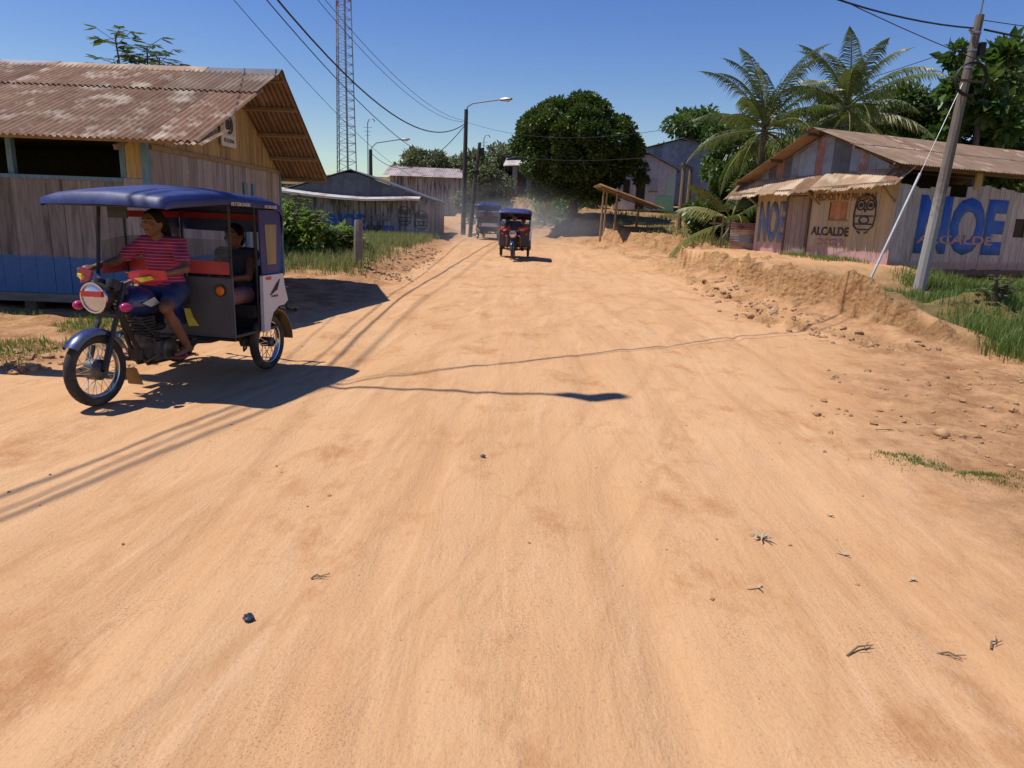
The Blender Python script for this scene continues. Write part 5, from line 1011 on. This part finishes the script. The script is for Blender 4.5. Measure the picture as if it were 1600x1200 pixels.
person('passenger at the left side of the distant middle mototaxi', m2.location, m2.rotation_euler[2], ride(PAS, .30, .02), pmat('lilac_shirt', (.40, .33, .42), (.33, .27, .36)), DENIM, sleeves=True, hair_long=True, short=False)
person('driver seen from behind on the farthest mototaxi', m3.location, m3.rotation_euler[2], DRV, WHITEP, DENIM, hair_long=False, grip=True)
# ------------------------------------------------------------------ small things on the ground
random.seed(77)
CLOD = pmat('clod', (.48, .30, .16), (.34, .19, .09), 9, .95, .6, rnd=.2)
def rock_mb(r, seed):
    rr = random.Random(seed); mb = MB(); mb.ball((0, 0, 0), 1, 8, 5); sx_, sy_ = rr.uniform(.7, 1.3), rr.uniform(.7, 1.3); mb.v = [tuple(Vector((v[0]*sx_, v[1]*sy_, v[2]*.7))*r*rr.uniform(.6, 1.2)) for v in mb.v]; return mb
def clods(name, label, pts, rmin, rmax):
    out = MB()
    for k, (x, y) in enumerate(pts):
        r = rmin*.5+(rmax-rmin*.5)*random.random()**3.5; m = rock_mb(r, k); z = gz(x, y)+r*.15; out._add([(v[0]+x, v[1]+y, v[2]+z) for v in m.v], m.f)
    o = out.build(name, CLOD); tag(o, label, 'clods'); o['kind'] = 'stuff'
g = lambda n, cx, cy, sx, sy: [(random.gauss(cx, sx), random.gauss(cy, sy)) for _ in range(n)]
clods('dirt_clods', 'loose dirt clods scattered over the rough ground at right', g(190, 4.3, 6.1, .8, .5)+g(160, 5.4, 8.0, 1.0, .35)+g(90, 3.9, 4.9, .5, .5), .010, .045)
clods('dirt_clods', 'dark dirt clods along the left road edge by the front wheel', g(140, -5.0, 6.9, .6, .25)+g(90, -4.4, 7.4, .5, .4), .015, .07)
clods('dirt_clods', 'crumbled soil lumps at the foot of the cut bank', [(float(Bline(y))+random.gauss(.1, .28), y) for y in [random.uniform(9.8, 20) for _ in range(520)]], .012, .075)
clods('dirt_clods', 'brown rubble and dry litter on the left road shoulder', [(float(Ledge(y))+random.gauss(-.4, .4), y) for y in [random.uniform(17.5, 29) for _ in range(420)]], .02, .085)
clods('pebbles', 'tiny pebbles and crumbs scattered over the whole road', [(random.uniform(-3, 3.2), random.uniform(1.9, 12)) for _ in range(260)], .004, .012)
for k, (x, y, r, lb) in enumerate(((3.55, 5.55, .06, 'largest dark dirt lump on the rough ground at right'), (4.35, 5.6, .06, 'pale rounded clod near the right edge, upper'), (4.6, 5.75, .07, 'pale rounded clod at the right edge of the frame'), (3.9, 4.75, .045, 'brown lump near the right edge beside the weed patch'), (5.2, 10.1, .09, 'rounded boulder of soil at the tip of the cut bank'), (-4.75, 6.75, .06, 'large dark clod at the left edge behind the front wheel'))):
    o = rock_mb(r, 500+k).build('dirt_lump', CLOD, None, True, ang=60); o.location = (x, y, gz(x, y)+r*.25); o.rotation_euler = (0, 0, k); tag(o, lb, 'clod', 'lumps of dirt')
GREYST = pmat('grey_stone', (.10, .095, .09), (.16, .15, .14), 9, .8)
def px_ground(u, v, z=0):
    d = fw+rt*((u-800)/1100)-up*((v-600)/1100); t = (z-EYE)/d.z; return d.x*t, d.y*t
x, y = px_ground(754, 713); o = rock_mb(.022, 9).build('stone', GREYST, None, True, ang=60); o.location = (x, y, gz(x, y)+.008); tag(o, 'single small dark stone in the middle of the road', 'stone')
DRYL = pmat('dry_leaf', (.46, .38, .25), (.34, .26, .16), 14, .9); TWIG = pmat('twig', (.16, .11, .06), (.24, .18, .11), 14, .9)
def dry_tuft(label, u, v, n, L_, flat=.5):
    x, y = px_ground(u, v); V = []; F = []
    for k in range(n):
        a = k*2.4+random.random(); d = Vector((math.cos(a), math.sin(a), random.uniform(.05, flat))); s = Vector((-math.sin(a), math.cos(a), 0))*.005; l = L_*random.uniform(.5, 1); i = len(V)
        V += [s*-1, s, d*l*.6+s+Vector((0, 0, .01)), d*l*.6-s+Vector((0, 0, .01)), Vector((d.x, d.y, d.z*.5))*l]; F += [(i, i+1, i+2), (i, i+2, i+3), (i+3, i+2, i+4)]
    o = link('dry_leaf', np_mesh('dry_leaf', V, F), DRYL); o.location = (x, y, gz(x, y)+.006); return tag(o, label, 'dry leaf', 'dry plant bits on the road')
dry_tuft('star shaped dry straw tuft lying on the road at right', 1190, 838, 12, .09); dry_tuft('pale flat dry leaf right of the straw tuft', 1318, 857, 4, .07, .1); dry_tuft('thin dry leaf below the straw tuft', 1185, 915, 3, .08, .1); dry_tuft('small dry leaf near the weed patch', 1297, 800, 3, .04, .2); dry_tuft('green dry leaf bit at lower right', 1427, 900, 4, .035, .3)
def twig(label, u, v, L_, a):
    x, y = px_ground(u, v); d = Vector((math.cos(a), math.sin(a), 0)); n_ = Vector((-d.y, d.x, 0)); mb = MB().tube([d*-L_*.5, n_*.012+Vector((0, 0, .012)), d*L_*.5+Vector((0, 0, .004))], [.005, .004, .002], 5)
    for k in range(2): p = d*L_*(-.1+.25*k); mb.tube([p+Vector((0, 0, .008)), p+d*.05+n_*(.015 if k % 2 else -.012)+Vector((0, 0, .012))], .002, 4)
    o = mb.build('twig', TWIG); o.location = (x, y, gz(x, y)+.004); return tag(o, label, 'twig', 'twigs on the road')
twig('dark twig at the lower right of the road', 1345, 1012, .16, .5); twig('short curled twig at the bottom right corner', 1485, 1012, .09, -.3); twig('small twig near the lower right edge', 1555, 1003, .08, .7); twig('dark twig lying on rough dirt at right', 1390, 676, .22, -.2); twig('thin brown twig on the left part of the road', 495, 905, .05, .2)
# crumpled black plastic and white litter
def crumple(name, label, cat, u, v, r, mat, z=0, seed=1):
    x, y = px_ground(u, v, z); rr = random.Random(seed); mb = MB(); mb.ball((0, 0, 0), 1, 12, 8); mb.v = [(p[0]*r*rr.uniform(.5, 1.3), p[1]*r*rr.uniform(.5, 1.3), p[2]*r*rr.uniform(.4, 1.1)) for p in mb.v]
    o = mb.build(name, mat, None, False); o.location = (x, y, gz(x, y)+r*.5); return tag(o, label, cat)
crumple('plastic_scrap', 'crumpled dark plastic scrap at the lower left of the road', 'litter', 388, 967, .022, pmat('scrap_dark', (.03, .04, .06), (.07, .08, .1), 9, .4), seed=4)
crumple('paper_litter', 'tiny white litter at the foot of the cut bank', 'litter', 1205, 497, .05, WHITEP, seed=5)
crumple('white_sack', 'small white sack beside the dark wooden pole', 'sack', 738, 374, .2, WHITEP, z=.45, seed=6)
# ------------------------------------------------------------------ dust stirred up around the far mototaxis
du = MB().ball((0, 0, 0), (1, 1, 1), 24, 14).build('dust_cloud', None, None, True); du.location = (-.8, 39, .9); du.scale = (7.0, 13, 3.0); du['kind'] = 'stuff'; tag(du, 'pale dust hanging over the far end of the road', 'dust')
hm = bpy.data.materials.new('dust_air'); hm.use_nodes = True; N = hm.node_tree.nodes; L = hm.node_tree.links; N.remove(N['Principled BSDF']); pv = N.new('ShaderNodeVolumePrincipled'); pv.inputs['Color'].default_value = (.95, .90, .83, 1); pv.inputs['Anisotropy'].default_value = .2
tc = N.new('ShaderNodeTexCoord'); ln = N.new('ShaderNodeVectorMath'); ln.operation = 'LENGTH'; L.new(tc.outputs['Object'], ln.inputs[0])
mr = N.new('ShaderNodeMapRange'); mr.interpolation_type = 'SMOOTHSTEP'; mr.inputs[1].default_value = 1.0; mr.inputs[2].default_value = .2; mr.inputs[3].default_value = 0; mr.inputs[4].default_value = .10; L.new(ln.outputs['Value'], mr.inputs[0])
nz = N.new('ShaderNodeTexNoise'); nz.inputs['Scale'].default_value = 2.2; nz.inputs['Detail'].default_value = 2; L.new(tc.outputs['Object'], nz.inputs['Vector'])
m2_ = N.new('ShaderNodeMapRange'); m2_.inputs[1].default_value = .3; m2_.inputs[2].default_value = .7; L.new(nz.outputs[0], m2_.inputs[0])
mu = N.new('ShaderNodeMath'); mu.operation = 'MULTIPLY'; L.new(mr.outputs[0], mu.inputs[0]); L.new(m2_.outputs[0], mu.inputs[1]); L.new(mu.outputs[0], pv.inputs['Density'])
L.new(pv.outputs[0], N['Material Output'].inputs['Volume']); du.data.materials.append(hm)
